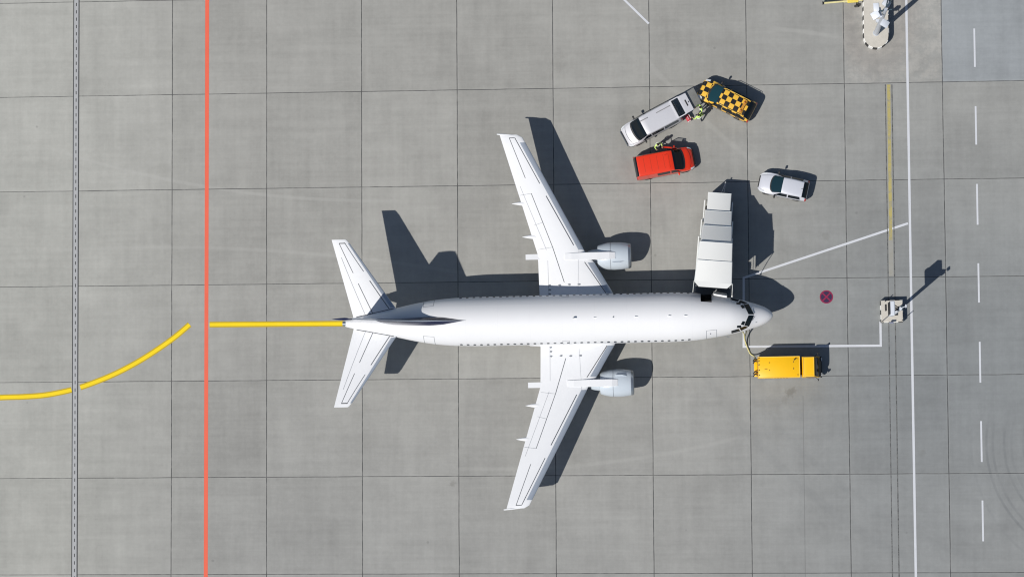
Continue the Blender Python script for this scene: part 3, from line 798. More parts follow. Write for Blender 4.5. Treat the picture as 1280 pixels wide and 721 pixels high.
def add_wheels(root, L_, wy, r, wb):
    for x in (wb / 2 + L_, -wb / 2 + L_):
        for sd_ in (1, -1):
            a = MB(); n = 20; R_ = r + .06
            a.add([(x + R_ * math.cos(math.pi * 2 * k / n), sd_ * (wy + .012), max(.2, r + R_ * math.sin(math.pi * 2 * k / n))) for k in range(n)], [tuple(range(n))])
            t = wheel(root, x, sd_ * (wy - .09), r, r, .20); t.name = 'wheel'
            t['label'] = 'black tyre on silver rim'
def mirror(root, x, y, z, m):
    for sd_ in (1, -1):
        MB().box((x, sd_ * (y + .13), z), (.14, .22, .18), bev=.04).tube([(x + .03, sd_ * (y - .05), z - .05), (x, sd_ * (y + .08), z - .03)], .03, 6).build('wing_mirror', m, root, smooth=50)

def van(name, loc, rz, paint, kind, L=4.75):
    """kind: silver / red"""
    root = empty(name, loc, rz); k = L / 4.9
    st = [(x * k, *r) for x, *r in [
        (-2.45, .36, .88, 1.08, .74, 1.22, .03), (-2.40, .30, .91, 1.10, .76, 1.45, .03), (-2.26, .28, .93, 1.12, .77, 1.88, .03), (-2.15, .28, .94, 1.12, .775, 1.93, .03), (-1.0, .28, .95, 1.12, .78, 1.95, .035),
        (.30, .28, .95, 1.10, .77, 1.94, .035), (.72, .28, .95, 1.09, .755, 1.87, .035), (1.10, .28, .95, 1.08, .77, 1.55, .05), (1.48, .28, .945, 1.05, .80, 1.20, .05), (1.62, .28, .94, 1.02, .81, 1.12, .05),
        (1.95, .29, .91, .95, .78, 1.03, .05), (2.25, .31, .82, .84, .70, .90, .04), (2.40, .36, .70, .72, .60, .76, .03), (2.45, .40, .62, .62, .55, .64, .02)]]
    B = Body(st); body = B.mesh(m=36).build('body', paint, root, smooth=38)
    cyl = lambda a: a * k
    # windscreen, wrapped; taller in the middle
    B.across(lambda q: cyl(1.58 - .26 * q * q), lambda q: cyl(.72 - .02 * q * q), 4.15).build('windscreen', M_vglass, root, smooth=60)
    if kind == 'red':
        B.across(lambda q: cyl(-2.19), lambda q: cyl(-2.445), 4.5).build('rear_window', M_vglass, root, smooth=60)
    for sd_ in (1, -1):
        if not (kind == 'red' and sd_ == 1):
            B.patch((cyl(.42), cyl(.42)), (cyl(1.28), cyl(.80)), 3.15, 3.9, sd_).build('front_side_window', M_vglass, root, smooth=60)
        B.patch((cyl(-.72), cyl(-.72)), (cyl(.32), cyl(.32)), 3.15, 3.9, sd_).build('side_window', M_vglass, root, smooth=60)
        if kind == 'silver':
            B.patch((cyl(-2.1), cyl(-2.05)), (cyl(-.85), cyl(-.85)), 3.15, 3.9, sd_).build('side_window', glass_mat('vehicle_glass_tint', (.03, .05, .07)), root, smooth=60)
        B.patch(cyl(2.02), cyl(2.34), 2.2, 4.3, sd_, .02).build('headlight', M_lamp_w, root, smooth=60)
        B.patch(cyl(-2.44), cyl(-2.36), 2.2, 3.9, sd_, .02).build('tail_light', M_lamp_r, root, smooth=60)
        B.patch(cyl(-2.3), cyl(1.9), 1.0, 1.7, sd_, .02, nu=16).build('side_rail', M_plast, root)
    # bumpers / grille
    mb = B.patch(cyl(2.05), cyl(2.449), .2, 2.3, 1, .03); B.patch(cyl(2.05), cyl(2.449), .2, 2.3, -1, .03, mb=mb); mb.box((cyl(2.47), 0, .50), (.10, 1.25, .26), bev=.03).build('front_bumper', mat('bumper_slate', (.05, .07, .10), .5), root, smooth=50)
    B.across(lambda q: cyl(2.455), lambda q: cyl(2.38), 4.3, .02).build('grille', M_plast, root)
    # wipers well and bonnet shut line
    B.across(lambda q: cyl(1.68 - .25 * q * q), lambda q: cyl(1.56 - .25 * q * q), 4.5, .016).build('wiper_cowl', M_plast, root)
    B.across(lambda q: cyl(2.18 - .2 * q * q), lambda q: cyl(2.155 - .2 * q * q), 4.9, .012).build('bonnet_seam', M_dark, root)
    add_wheels(root, .02, .93, .33, 3.0 * k)
    mirror(root, cyl(1.02), .93, 1.18, paint if kind == 'red' else M_plast)
    # roof beads
    if kind == 'red':
        for x in (-1.62, -1.08, -.54, 0.0, .42):
            B.across(lambda q, x=x: cyl(x), lambda q, x=x: cyl(x - .025), 5.6, .008).build('roof_bead', mat('red_groove', (.42, .03, .006), .5), root)
    else:
        for (a, b) in ((-2.0, -.75), (.05, .75)):
            mb = MB()
            for y_ in (-.42,):
                z = B.pt(cyl(a), 6, 1).z + .025; mb.tube([(cyl(a), y_, z), (cyl(b), y_, z)], .035, 6)
            mb.build('roof_rail', mat('rail_grey', (.25, .25, .26), .5), root)
    return root, B, k

def place(front, rear, L, z=0.0):
    """centre and heading from the two ends"""
    d = Vector(front) - Vector(rear); c = (Vector(front) + Vector(rear)) / 2
    return Vector((c.x, c.y, 0)), math.atan2(d.y, d.x)

# --- silver van with its tailgate up
f_, r_ = Vector((8.16, 10.93)), Vector((12.10, 12.97)); L = 4.62
d_ = (f_ - r_).normalized(); c_ = f_ - d_ * L / 2
M_silver = mat('silver_paint', (.55, .555, .59), .42, .1, var=.04, coat=.25)
sv, B, k = van('silver_van', (c_.x, c_.y, 0), math.atan2(d_.y, d_.x), M_silver, 'silver', L)
tag(sv, 'silver van with its tailgate raised, nearest the yellow and black checkered car', 'van')
# open rear: black box standing in for the shade of the load bay, and the raised gate
MB().box((-2.32 * k, 0, 1.15), (.12, 1.46, 1.2), bev=.03).build('load_bay_shade', M_blk, sv)
def gate():
    x0 = -2.10 * k; hw = .76; Lg = 1.40; z0 = 2.02
    def Pg(u, y): return Vector((x0 - u * Lg, y * (1 - .06 * u if u > .5 else 1), z0 + .16 * u - .22 * max(0, u - .55) ** 1.0))
    mb = MB(); W = lambda: None
    # frame round the glass + lower panel (u .10-.52 glass)
    def slab(u0, u1, y0, y1, nu=4):
        def F(a, b): return Pg(u0 + (u1 - u0) * a, y0 + (y1 - y0) * b)
        P0 = [[F(i / nu, j) for j in (0, 1)] for i in range(nu + 1)]
        vs = [];
        for i in range(nu + 1): vs += [P0[i][0], P0[i][1], P0[i][1] - Vector((0, 0, .06)), P0[i][0] - Vector((0, 0, .06))]
        mb.add(vs, [(4 * i + j, 4 * i + (j + 1) % 4, 4 * i + 4 + (j + 1) % 4, 4 * i + 4 + j) for i in range(nu) for j in range(4)] + [(0, 1, 2, 3), tuple(4 * nu + q for q in range(4))])
    slab(0, .09, -hw, hw); slab(.09, .50, -hw, -hw + .07); slab(.09, .50, hw - .07, hw); slab(.50, 1.0, -hw, hw, 6)
    g_ = mb.build('tailgate', M_silver, sv)
    g_['label'] = 'raised silver tailgate with dark window'
    gm = bpy.data.materials.new('clear_tinted_glass'); gm.use_nodes = True; t = gm.node_tree; b_ = t.nodes['Principled BSDF']
    b_.inputs['Base Color'].default_value = (.01, .02, .03, 1); b_.inputs['Roughness'].default_value = .05
    tr = t.nodes.new('ShaderNodeBsdfTransparent'); tr.inputs[0].default_value = (.78, .8, .82, 1); mx = t.nodes.new('ShaderNodeMixShader'); mx.inputs[0].default_value = .72
    t.links.new(b_.outputs[0], mx.inputs[1]); t.links.new(tr.outputs[0], mx.inputs[2]); t.links.new(mx.outputs[0], t.nodes['Material Output'].inputs[0])
    MATS['clear_glass'] = gm
    grid_patch(lambda a, b: Pg(.09 + .41 * a, -hw + .07 + (2 * hw - .14) * b) - Vector((0, 0, .02)), 2, 2, 0).build('rear_window', gm, g_)
    MB().box(Pg(.80, 0) + Vector((0, 0, .005)), (.10, .52, .05), bev=.02).build('plate_recess', M_plast, g_)
    MB().tube([Pg(.93, -.0) + Vector((0, .06, .01)), Pg(.93, 0) + Vector((0, -.06, .01))], .03, 8).build('lock', M_dark, g_)
    for s_ in (1, -1): MB().tube([(x0 - .1, s_ * .72, 1.4), Pg(.4, s_ * .70) - Vector((0, 0, .05))], .015, 6).build('gas_strut', M_gear, g_)
    MB().add([(x0 - .10, -.70, .62), (x0 - .10, .70, .62), (x0 - .10, .70, .66), (x0 - .10, -.70, .66)], [(0, 1, 2, 3)]).build('load_sill', M_plast, sv)
gate()

# --- red van
f_, r_ = Vector((13.50, 9.36)), Vector((9.02, 8.55)); L = 4.62
d_ = (f_ - r_).normalized(); c_ = f_ - d_ * L / 2
M_redp = mat('orange_red_paint', (.72, .036, .008), .34, var=.03, coat=.6)
rv, B, k = van('red_van', (c_.x, c_.y, 0), math.atan2(d_.y, d_.x), M_redp, 'red', L)
tag(rv, 'bright orange-red van with its front door ajar beside a person', 'van')
# front left door ajar
hx, hy = 1.20 * k, .95; a = R(17); Lw = 1.0
dv = Vector((-math.cos(a), math.sin(a), 0))
mb = MB()
def slabv(p, q, z0, z1, th=.06):
    n_ = Vector((-(q - p).y, (q - p).x, 0)).normalized() * th / 2
    mb.add([p + n_ + Vector((0, 0, z0)), q + n_ + Vector((0, 0, z0)), q - n_ + Vector((0, 0, z0)), p - n_ + Vector((0, 0, z0)), p + n_ + Vector((0, 0, z1)), q + n_ + Vector((0, 0, z1)), q - n_ + Vector((0, 0, z1)), p - n_ + Vector((0, 0, z1))],
           [(0, 1, 2, 3), (4, 5, 6, 7), (0, 1, 5, 4), (1, 2, 6, 5), (2, 3, 7, 6), (3, 0, 4, 7)])
h_ = Vector((hx, hy, 0)); e_ = h_ + dv * Lw
slabv(h_, e_, .4, 1.12); ins = Vector((0, -.14, 0))
mb.tube([h_ + Vector((0, 0, 1.12)), h_ + dv * .40 + ins + Vector((0, 0, 1.80)), e_ + ins + Vector((0, 0, 1.82)), e_ + Vector((0, 0, 1.12))], .035, 6)
fd = mb.build('front_door', M_redp, rv)
MB().add([h_ + Vector((0, 0, 1.12)), h_ + dv * .40 + ins + Vector((0, 0, 1.78)), e_ + ins + Vector((0, 0, 1.8)), e_ + Vector((0, 0, 1.12))], [(0, 1, 2, 3)]).build('door_window', MATS['clear_glass'], fd)
B.patch((.42 * k, .42 * k), (1.2 * k, .80 * k), 1.6, 3.9, 1, .014).build('door_opening_shade', M_blk, rv)  # black sheet on the closed body stands in for the shaded door gap
MB().tube([(.2, .45, 1.95), (.1, .45, 2.25)], .012, 6).build('aerial', M_plast, rv)

# --- checkered follow-me car
def chk(t, co, b):
    x, y, z = xyz(t, co)
    s_ = .385
    q = ((x + .02) / s_).floor() + ((y + s_ / 2) / s_).floor() + ((z + .62) / .42).floor()
    odd = (q * .5).fract().gt(.25)
    # rear of the roof carries plain orange
    c = mix(t, odd, (.80, .47, .055), (.014, .013, .012))
    return c
M_chk = mat('checker_paint', (.8, .5, .03), .35, var=.08, vs=6, fn=chk, coat=.4)
def mpv():
    f_, r_ = Vector((14.05, 14.84)), Vector((18.05, 12.72)); L = 4.5
    d_ = (f_ - r_).normalized(); c_ = (f_ + r_) / 2
    root = empty('checkered_car', (c_.x, c_.y, 0), math.atan2(d_.y, d_.x))
    tag(root, 'yellow and black checkered follow-me car with roof rails', 'car')
    B = Body([(-2.25, .38, .82, .98, .66, 1.05, .03), (-2.18, .32, .86, 1.02, .68, 1.25, .03), (-1.95, .28, .89, 1.03, .66, 1.56, .03), (-1.72, .27, .9, 1.03, .665, 1.63, .035), (-.6, .26, .91, 1.02, .68, 1.66, .04), (.2, .26, .91, 1.0, .67, 1.64, .04), (.55, .26, .905, .99, .66, 1.56, .05),
              (1.0, .26, .90, .98, .70, 1.25, .05), (1.40, .26, .89, .95, .72, 1.05, .05), (1.75, .27, .86, .88, .68, .94, .05), (2.05, .30, .76, .76, .60, .80, .04), (2.2, .36, .62, .62, .5, .66, .03), (2.25, .42, .52, .55, .42, .58, .02)])
    B.mesh(m=34).build('body', M_chk, root, smooth=38)
    B.across(lambda q: 1.36 - .26 * q * q, lambda q: .54 - .02 * q * q, 4.15).build('windscreen', glass_mat('screen_teal', (.012, .045, .06)), root, smooth=60)
    B.across(lambda q: -1.76, lambda q: -2.235 + .03 * q * q, 4.1).build('rear_window', M_vglass, root, smooth=60)
    for sd_ in (1, -1):
        for (a, b) in (((.02, .02), (.98, .60)), ((-.85, -.85), (-.06, -.06)), ((-1.85, -1.70), (-.95, -.95))):
            B.patch(a, b, 3.15, 3.9, sd_).build('side_window', M_vglass, root, smooth=60)
        B.patch(1.75, 2.1, 2.4, 4.4, sd_, .02).build('headlight', M_lamp_w, root, smooth=60)
        B.patch(-2.24, -2.14, 2.2, 3.9, sd_, .02).build('tail_light', M_lamp_r, root, smooth=60)
        B.patch(-2.1, 1.8, 1.0, 1.7, sd_, .02, nu=16).build('side_rail', M_plast, root)
        z = 1.73; MB().tube([(-1.7, sd_ * .64, z - .08), (-1.6, sd_ * .65, z), (.3, sd_ * .65, z), (.42, sd_ * .63, z - .1)], .022, 6).build('roof_rail', mat('rail_yellow', (.75, .5, .1), .4), root)
    B.across(lambda q: 2.26, lambda q: 2.17, 4.3, .02).build('grille', M_plast, root)
    B.across(lambda q: 1.46 - .24 * q * q, lambda q: 1.34 - .25 * q * q, 4.8, .016).build('wiper_cowl', M_plast, root)
    # light bar at the rear of the roof
    lb = MB(); lb.box((-1.42, 0, 1.76), (.20, 1.12, .05), bev=.02).build('light_bar', mat('amber_bar', (.50, .22, .02), .6, var=.3, vs=7), root)
    for y_ in (.34, -.34): MB().tube([(-1.40, y_, 1.77), (-1.40, y_, 1.84), (-1.40, y_, 1.86)], [.09, .08, .03], 12).build('beacon', mat('amber_lens', (.35, .11, .01), .5), root)
    add_wheels(root, .02, .90, .32, 2.68)
    mirror(root, .88, .88, 1.06, M_plast)
mpv()

# --- silver-white hatchback
def hatch():
    d_ = Vector((22.25 - 18.42, 6.62 - 7.50)).normalized() * -1; c_ = Vector((20.33, 7.05)); 
    root = empty('hatchback_car', (c_.x, c_.y, 0), math.atan2(d_.y, d_.x)); k = .95
    tag(root, 'small silver-white hatchback parked alone right of the boarding stairs', 'car')
    B = Body([(-2.0, .38, .74, .92, .58, .98, .02), (-1.94, .32, .79, .95, .60, 1.10, .02), (-1.72, .28, .82, .97, .58, 1.36, .03), (-1.55, .27, .83, .97, .585, 1.42, .035), (-.6, .26, .845, .96, .61, 1.46, .04), (0.0, .26, .845, .94, .60, 1.44, .04), (.18, .26, .845, .93, .59, 1.38, .05),
              (.6, .26, .84, .92, .63, 1.14, .05), (1.02, .26, .83, .90, .66, .97, .05), (1.35, .27, .81, .84, .64, .89, .05), (1.75, .30, .72, .74, .56, .78, .04), (1.94, .36, .60, .62, .48, .66, .03), (2.0, .42, .52, .54, .42, .56, .02)])
    M_wc = mat('pearl_silver_paint', (.62, .64, .70), .35, .15, var=.03, coat=.4)
    B.mesh(m=32).build('body', M_wc, root, smooth=38)
    B.across(lambda q: 1.00 - .22 * q * q, lambda q: .10 - .02 * q * q, 4.15).build('windscreen', glass_mat('screen_blue', (.010, .03, .042)), root, smooth=60)
    B.across(lambda q: -1.57, lambda q: -1.96 + .03 * q * q, 4.1).build('rear_window', M_vglass, root, smooth=60)
    for sd_ in (1, -1):
        for (a, b) in (((-.42, -.42), (.68, .16)), ((-1.50, -1.42), (-.52, -.52))):
            B.patch(a, b, 3.1, 3.92, sd_).build('side_window', M_vglass, root, smooth=60)
        B.patch(1.45, 1.85, 2.3, 4.2, sd_, .02).build('headlight', M_lamp_w, root, smooth=60)
        B.patch(-1.99, -1.86, 2.2, 3.9, sd_, .02).build('tail_light', M_lamp_r, root, smooth=60)
        B.patch(-1.8, 1.6, 1.0, 1.6, sd_, .02, nu=16).build('side_rail', M_plast, root)
    B.across(lambda q: 2.01, lambda q: 1.93, 4.3, .02).build('grille', M_plast, root)
    B.across(lambda q: 1.08 - .21 * q * q, lambda q: .99 - .22 * q * q, 4.8, .016).build('wiper_cowl', M_plast, root)
    MB().tube([(-1.45, 0, 1.49), (-1.6, 0, 1.66)], .012, 6).build('aerial', M_plast, root)
    add_wheels(root, .02, .83, .30, 2.46)
    mirror(root, .55, .83, .98, M_plast)
    root.scale = (.955, 1, 1)
hatch()

# --- yellow ground power truck
def gpu():
    root = empty('power_unit_truck', (20.4, -6.86, 0), R(.6))
    tag(root, 'yellow ground power truck with boxy body and cab beside the airliner nose', 'truck')
    M_y = mat('truck_yellow', (.90, .50, .004), .4, var=.04, vs=2, coat=.2); M_yd = mat('truck_yellow_trim', (.92, .62, .12), .4)
    ch = MB().box((0.1, 0, .48), (5.0, 1.2, .18), bev=.02); ch.build('chassis', M_plast, root)
    x0, x1 = -2.22, .98
    bx = MB().box(((x0 + x1) / 2, 0, 1.32), (x1 - x0, 1.62, 1.46), bev=.05); body = bx.build('generator_housing', M_y, root, smooth=40)
    rim = MB()
    for a, b, c, d in (((x0 + x1) / 2, .79, x1 - x0 - .04, .045), ((x0 + x1) / 2, -.79, x1 - x0 - .04, .045), (x1 - .03, 0, .045, 1.53), (x0 + .03, 0, .045, 1.53)):
        rim.box((a, b, 2.06), (c, d, .03), bev=.01)
    rim.build('roof_rim', M_yd, body)
    mb = MB()
    for (x, y, sx, sy) in ((-1.35, .35, .05, .12), (-1.35, -.22, .05, .1), (-1.6, -.12, .22, .05), (.48, .38, .06, .14), (.48, -.12, .06, .16), (.78, .62, .1, .06), (.8, -.6, .06, .12)):
        mb.box((x, y, 2.055), (sx, sy, .03), bev=.008)
    mb.build('roof_fitting', mat('dark_ochre', (.28, .16, .01), .6), body)
    MB().tube([(.55, .55, 2.0), (.55, .55, 2.28)], .05, 10).build('exhaust_pipe', M_plast, body)
    lv = MB()
    for s_ in (1, -1):
        for i in range(5): lv.box((-.1 + .22 * i - .8, s_ * .815, 1.3), (.14, .02, .7), bev=.005)
    lv.build('side_louvre', mat('truck_dark_trim', (.35, .2, .01), .6), body)  # louvres in a darker yellow than the housing
    # rear connector panel and cable hooks
    rp = MB().box((x0 - .14, 0, 1.1), (.24, 1.35, .85), bev=.03); rpo = rp.build('rear_panel', M_y, root, smooth=40)
    for i, (y, z) in enumerate(((.62, 1.75), (.45, 1.78), (-.35, 1.75), (-.55, 1.72))):
        MB().tube([(x0 - .02, y, z + .28), (x0 - .22, y + .06, z - .1), (x0 - .32, y - .1, z - .35)], .05, 8).build('cable_hook', M_plast, rpo)
    mb = MB()
    for y in (.7, .5, .2, -.2, -.6): mb.box((x0 + .10, y, 2.06), (.10, .07, .04), bev=.01, rz=.5)
    mb.build('hazard_stripe', M_plast, body)
    # cab
    B = Body([(1.14, .45, .80, 1.25, .74, 1.90, .02), (1.2, .40, .82, 1.26, .76, 2.0, .02), (1.5, .38, .82, 1.26, .765, 2.03, .02), (2.0, .38, .82, 1.24, .76, 2.01, .02), (2.10, .38, .82, 1.22, .74, 1.93, .03), (2.28, .38, .82, 1.18, .76, 1.45, .04), (2.38, .38, .81, 1.10, .77, 1.16, .03), (2.52, .40, .78, .84, .72, .92, .02), (2.58, .44, .72, .76, .66, .80, .02)])
    cab = B.mesh(m=22).build('cab', M_y, root, smooth=38)
    B.across(lambda q: 2.38 - .03 * q * q, lambda q: 2.09, 4.55).build('windscreen', M_vglass, root, smooth=60)
    B.across(lambda q: 2.60, lambda q: 2.40, 4.2, .02).build('bumper', M_plast, root)
    MB().box((2.60, 0, .58), (.16, 1.62, .30), bev=.04).build('bumper', M_plast, root, smooth=40)
    for s_ in (1, -1):
        B.patch((1.42, 1.42), (2.24, 2.08), 3.15, 3.9, s_).build('side_window', M_vglass, cab, smooth=60)
        MB().box((2.66, s_ * .58, .78), (.06, .26, .16), bev=.02).build('headlight', M_lamp_w, root)
        MB().tube([(2.15, s_ * .78, 1.5), (2.34, s_ * .98, 1.55)], .02, 6).box((2.36, s_ * 1.0, 1.48), (.07, .16, .30), bev=.02).build('wing_mirror', M_plast, root)
    z = 2.05
    mb = MB()
    for a, b, c, d in ((1.62, .70, .82, .03), (1.62, -.70, .82, .03), (2.02, 0, .03, 1.40), (1.22, 0, .03, 1.40)): mb.box((a, b, z), (c, d, .03), bev=.008)
    mb.build('roof_rim', M_yd, cab)
    for x in (1.85, -1.35):
        for s_ in (1, -1): wheel(root, x, s_ * .70, .36, .36, .22)
gpu()

# cable to the airliner
def cable(name, pts, r, m, label):
    P = [Vector(p) for p in pts]; out = []
    for i in range(len(P) - 1):
        p0, p1, p2, p3 = P[max(i - 1, 0)], P[i], P[i + 1], P[min(i + 2, len(P) - 1)]
        for k in range(8):
            s = k / 8; out.append(.5 * ((2 * p1) + (p2 - p0) * s + (2 * p0 - 5 * p1 + 4 * p2 - p3) * s * s + (3 * p1 - p0 - 3 * p2 + p3) * s ** 3))
    out.append(P[-1]); return tag(MB().tube(out, r, 8).build(name, m, smooth=60), label, 'cable')
q1 = air.matrix_basis @ fus(-2.35, -R(112)); q2 = air.matrix_basis @ fus(-2.15, -R(112))
cable('power_cable', [q1, at(930.0, 417, 1.3), at(930.8, 424, .45), at(933.5, 432.5, .07), at(937.5, 441.5, .06), at(942.5, 445.2, .3), (18.0, -6.2, 1.35)], .045, mat('cable_cream', (.62, .56, .25), .6, var=.15), 'pale yellow power cable from the truck to the airliner nose')
cable('power_cable', [q2, at(933.2, 414, 1.6), at(931.2, 421, .7), at(932.5, 428, .2), at(935.8, 436, .06), at(940.0, 443.5, .06), at(944, 446.2, .5), (18.0, -6.32, 1.30)], .032, mat('cable_black', (.10, .095, .05), .6, var=.1), 'black power cable from the truck to the airliner nose')

# ================================================================== BOARDING STAIRS
def stairs():
    # local frame: +x towards the aircraft, y across; origin at the low end
    lo = Vector((15.45, 6.45, 0)); hi = Vector((14.82, -1.10, 0)); d = (hi - lo).normalized()
    rz = math.atan2(d.y, d.x); root = empty('boarding_stairs', lo, rz)
    tag(root, 'white covered boarding stairs docked at the open front cabin door', 'boarding stairs')
    M_r = mat('canopy_white', (.74, .75, .735), .45, var=.03, vs=1.5); M_s = mat('canopy_side', (.66, .70, .72), .4, var=.05)
    M_al = mat('stairs_alu', (.6, .62, .64), .4, .5)
    Mi = Matrix.Rotation(-rz, 4, 'Z') @ Matrix.Translation(-lo)
    def loc(x, y): v = Mi @ Vector((x, y, 0)); return v.x, v.y
    # canopy shells: (x0, x1, half width, z0, z1, side depth)
    segs = [(.03, 1.50, .90, .90, 2.42, 2.86, 1.8), (1.46, 2.76, 1.02, 1.06, 2.97, 3.90, 2.0), (2.70, 4.08, 1.10, 1.16, 3.98, 5.08, 2.1), (4.04, 5.50, 1.235, 1.30, 5.22, 5.42, 2.2), (5.46, 7.10, 1.32, 1.40, 5.50, 5.50, 2.3)]
    for i, (x0, x1, h0, h1, z0, z1, dep) in enumerate(segs):
        mb = MB(); n = 6; vs = []; cut = (i == 4)
        for k in range(n + 1):
            u = k / n; x = x0 + (x1 - x0) * u; h = h0 + (h1 - h0) * u; z = z0 + (z1 - z0) * u
            if cut and k == n: pass
            prof = [(-h, z - dep), (-h, z - .10), (-h + .03, z - .03), (-h + .10, z), (0, z + .015), (h - .10, z), (h - .03, z - .03), (h, z - .10), (h, z - dep)]
            prof2 = [(a * (1 - .05 / h), b - .04) for a, b in prof[::-1]]
            vs += [(x, a, b) for a, b in prof + prof2]
        m_ = 18
        mb.add(vs, [(a * m_ + j, a * m_ + (j + 1) % m_, (a + 1) * m_ + (j + 1) % m_, (a + 1) * m_ + j) for a in range(n) for j in range(m_)] + [tuple(range(m_)), tuple(n * m_ + j for j in range(m_))])
        cn = mb.build('canopy_section', M_r, root, smooth=30)
        # small gutter trim at the lower lip
        MB().tube([(x0, -h0, z0 - .06), (x0, -h0 + .06, z0 + .005), (x0, h0 - .06, z0 + .005), (x0, h0, z0 - .06)], .013, 6).build('canopy_rim', M_s, cn)
        if i in (2, 3, 4): MB().tube([(x0 + .05, -h0 - .01, z0 - .12), (x1 - .05, -h1 - .01, z1 - .12)], .02, 6).build('gutter', M_s, cn)
    # front hood: chamfered tip beyond the last section
    z = 5.50; h = 1.40
    mb = MB(); poly = [(7.08, -h), (7.08, h), (7.12, h), (7.46, h - .34), (7.46, -h + .34), (7.12, -h)]
    mb.prism(poly, z - .10, z + .012); mb.build('hood_lip', M_r, root)
    for s_ in (1, -1):
        MB().add([(7.10, s_ * (h - .01), z - .05), (7.45, s_ * (h - .36), z - .05), (7.45, s_ * (h - .36), 3.6), (7.10, s_ * (h - .01), 3.3)], [(0, 1, 2, 3)]).build('bellows', M_plast, root)
        MB().tube([(7.05, s_ * (h + .03), 5.4), (7.35, s_ * (h + .06), 4.6), (7.85, s_ * (h + .08), 3.75)], .026, 8).tube([(7.85, s_ * (h + .08), 3.75), (7.95, s_ * (h + .09), 3.72)], .06, 8).build('buffer_arm', M_r, root)
    # top platform
    MB().box((7.15, 0, 2.60), (1.50, 2.62, .12), bev=.02).build('platform', mat('platform_grey', (.075, .085, .10), .7, var=.2, vs=5), root)
    MB().tube([(7.93, -1.30, 2.62), (7.93, 1.30, 2.62)], .07, 8).build('bumper', M_plast, root)
    for s_ in (1, -1):
        mb = MB()
        for zz in (3.0, 3.35, 3.7): mb.tube([(5.5, s_ * 1.25, zz), (7.3, s_ * 1.28, zz)], .02, 6)
        mb.build('guard_rail', M_al, root)
    # stair flight
    mb = MB(); ns = 15
    for k in range(ns):
        u = k / (ns - 1); mb.box((.25 + 6.1 * u, 0, .30 + 2.2 * u), (.40, 1.5, .05), bev=.005)
    mb.build('stair_flight', M_al, root)
    for s_ in (1, -1):
        MB().add([(0, s_ * .78, .1), (.3, s_ * .78, .1), (6.5, s_ * .78, 2.2), (6.5, s_ * .78, 2.75), (0, s_ * .78, .55), (0, s_ * .82, .1), (.3, s_ * .82, .1), (6.5, s_ * .82, 2.2), (6.5, s_ * .82, 2.75), (0, s_ * .82, .55)],
                 [(0, 1, 2, 3, 4), (9, 8, 7, 6, 5), (0, 1, 6, 5), (1, 2, 7, 6), (2, 3, 8, 7), (3, 4, 9, 8), (4, 0, 5, 9)]).build('stringer', M_al, root)
    # outer side panels (wider than the low roof)
    for s_ in (1, -1):
        mb = MB()
        for (x0, x1, z0, z1, off) in ((.55, 2.2, .9, 1.9, 1.06 if s_ > 0 else 1.16), (2.15, 3.6, 1.5, 3.0, 1.18 if s_ > 0 else 1.28), (3.5, 6.2, 1.9, 3.6, 1.24 if s_ > 0 else 1.40)):
            mb.add([(x0, s_ * off, z0 - .6), (x1, s_ * off, z0 - .1), (x1, s_ * off, z1), (x0, s_ * off, z1 - .5), (x0, s_ * (off - .09), z0 - .6), (x1, s_ * (off - .09), z0 - .1), (x1, s_ * (off - .09), z1), (x0, s_ * (off - .09), z1 - .5)],
                   [(0, 1, 2, 3), (4, 5, 6, 7), (0, 1, 5, 4), (1, 2, 6, 5), (2, 3, 7, 6), (3, 0, 4, 7)])
        mb.build('side_panel', M_r, root)
    # undercarriage
    MB().box((3.4, 0, .55), (6.2, 1.5, .16), bev=.03).build('chassis', M_plast, root)
    MB().tube([(6.0, .6, .6), (6.6, .6, 2.5)], .07).tube([(6.0, -.6, .6), (6.6, -.6, 2.5)], .07).build('lift_strut', M_al, root)
    for x in (1.2, 5.6):
        for s_ in (1, -1): wheel(root, x, s_ * .92, .33, .33, .2)
    # raised drawbar
    t0 = loc(*at(906.8, 229.5, .6)[:2])
    MB().tube([(.1, .30, .5), (t0[0], t0[1], .75)], .028, 6).tube([(.1, .05, .5), (t0[0], t0[1], .75)], .028, 6).tube([(t0[0], t0[1], .68), (t0[0] - .1, t0[1], .82)], .05, 8).build('drawbar', M_al, root)
    MB().box((.12, .1, .62), (.25, .5, .2), bev=.03).build('tow_coupling', M_plast, root)
stairs()

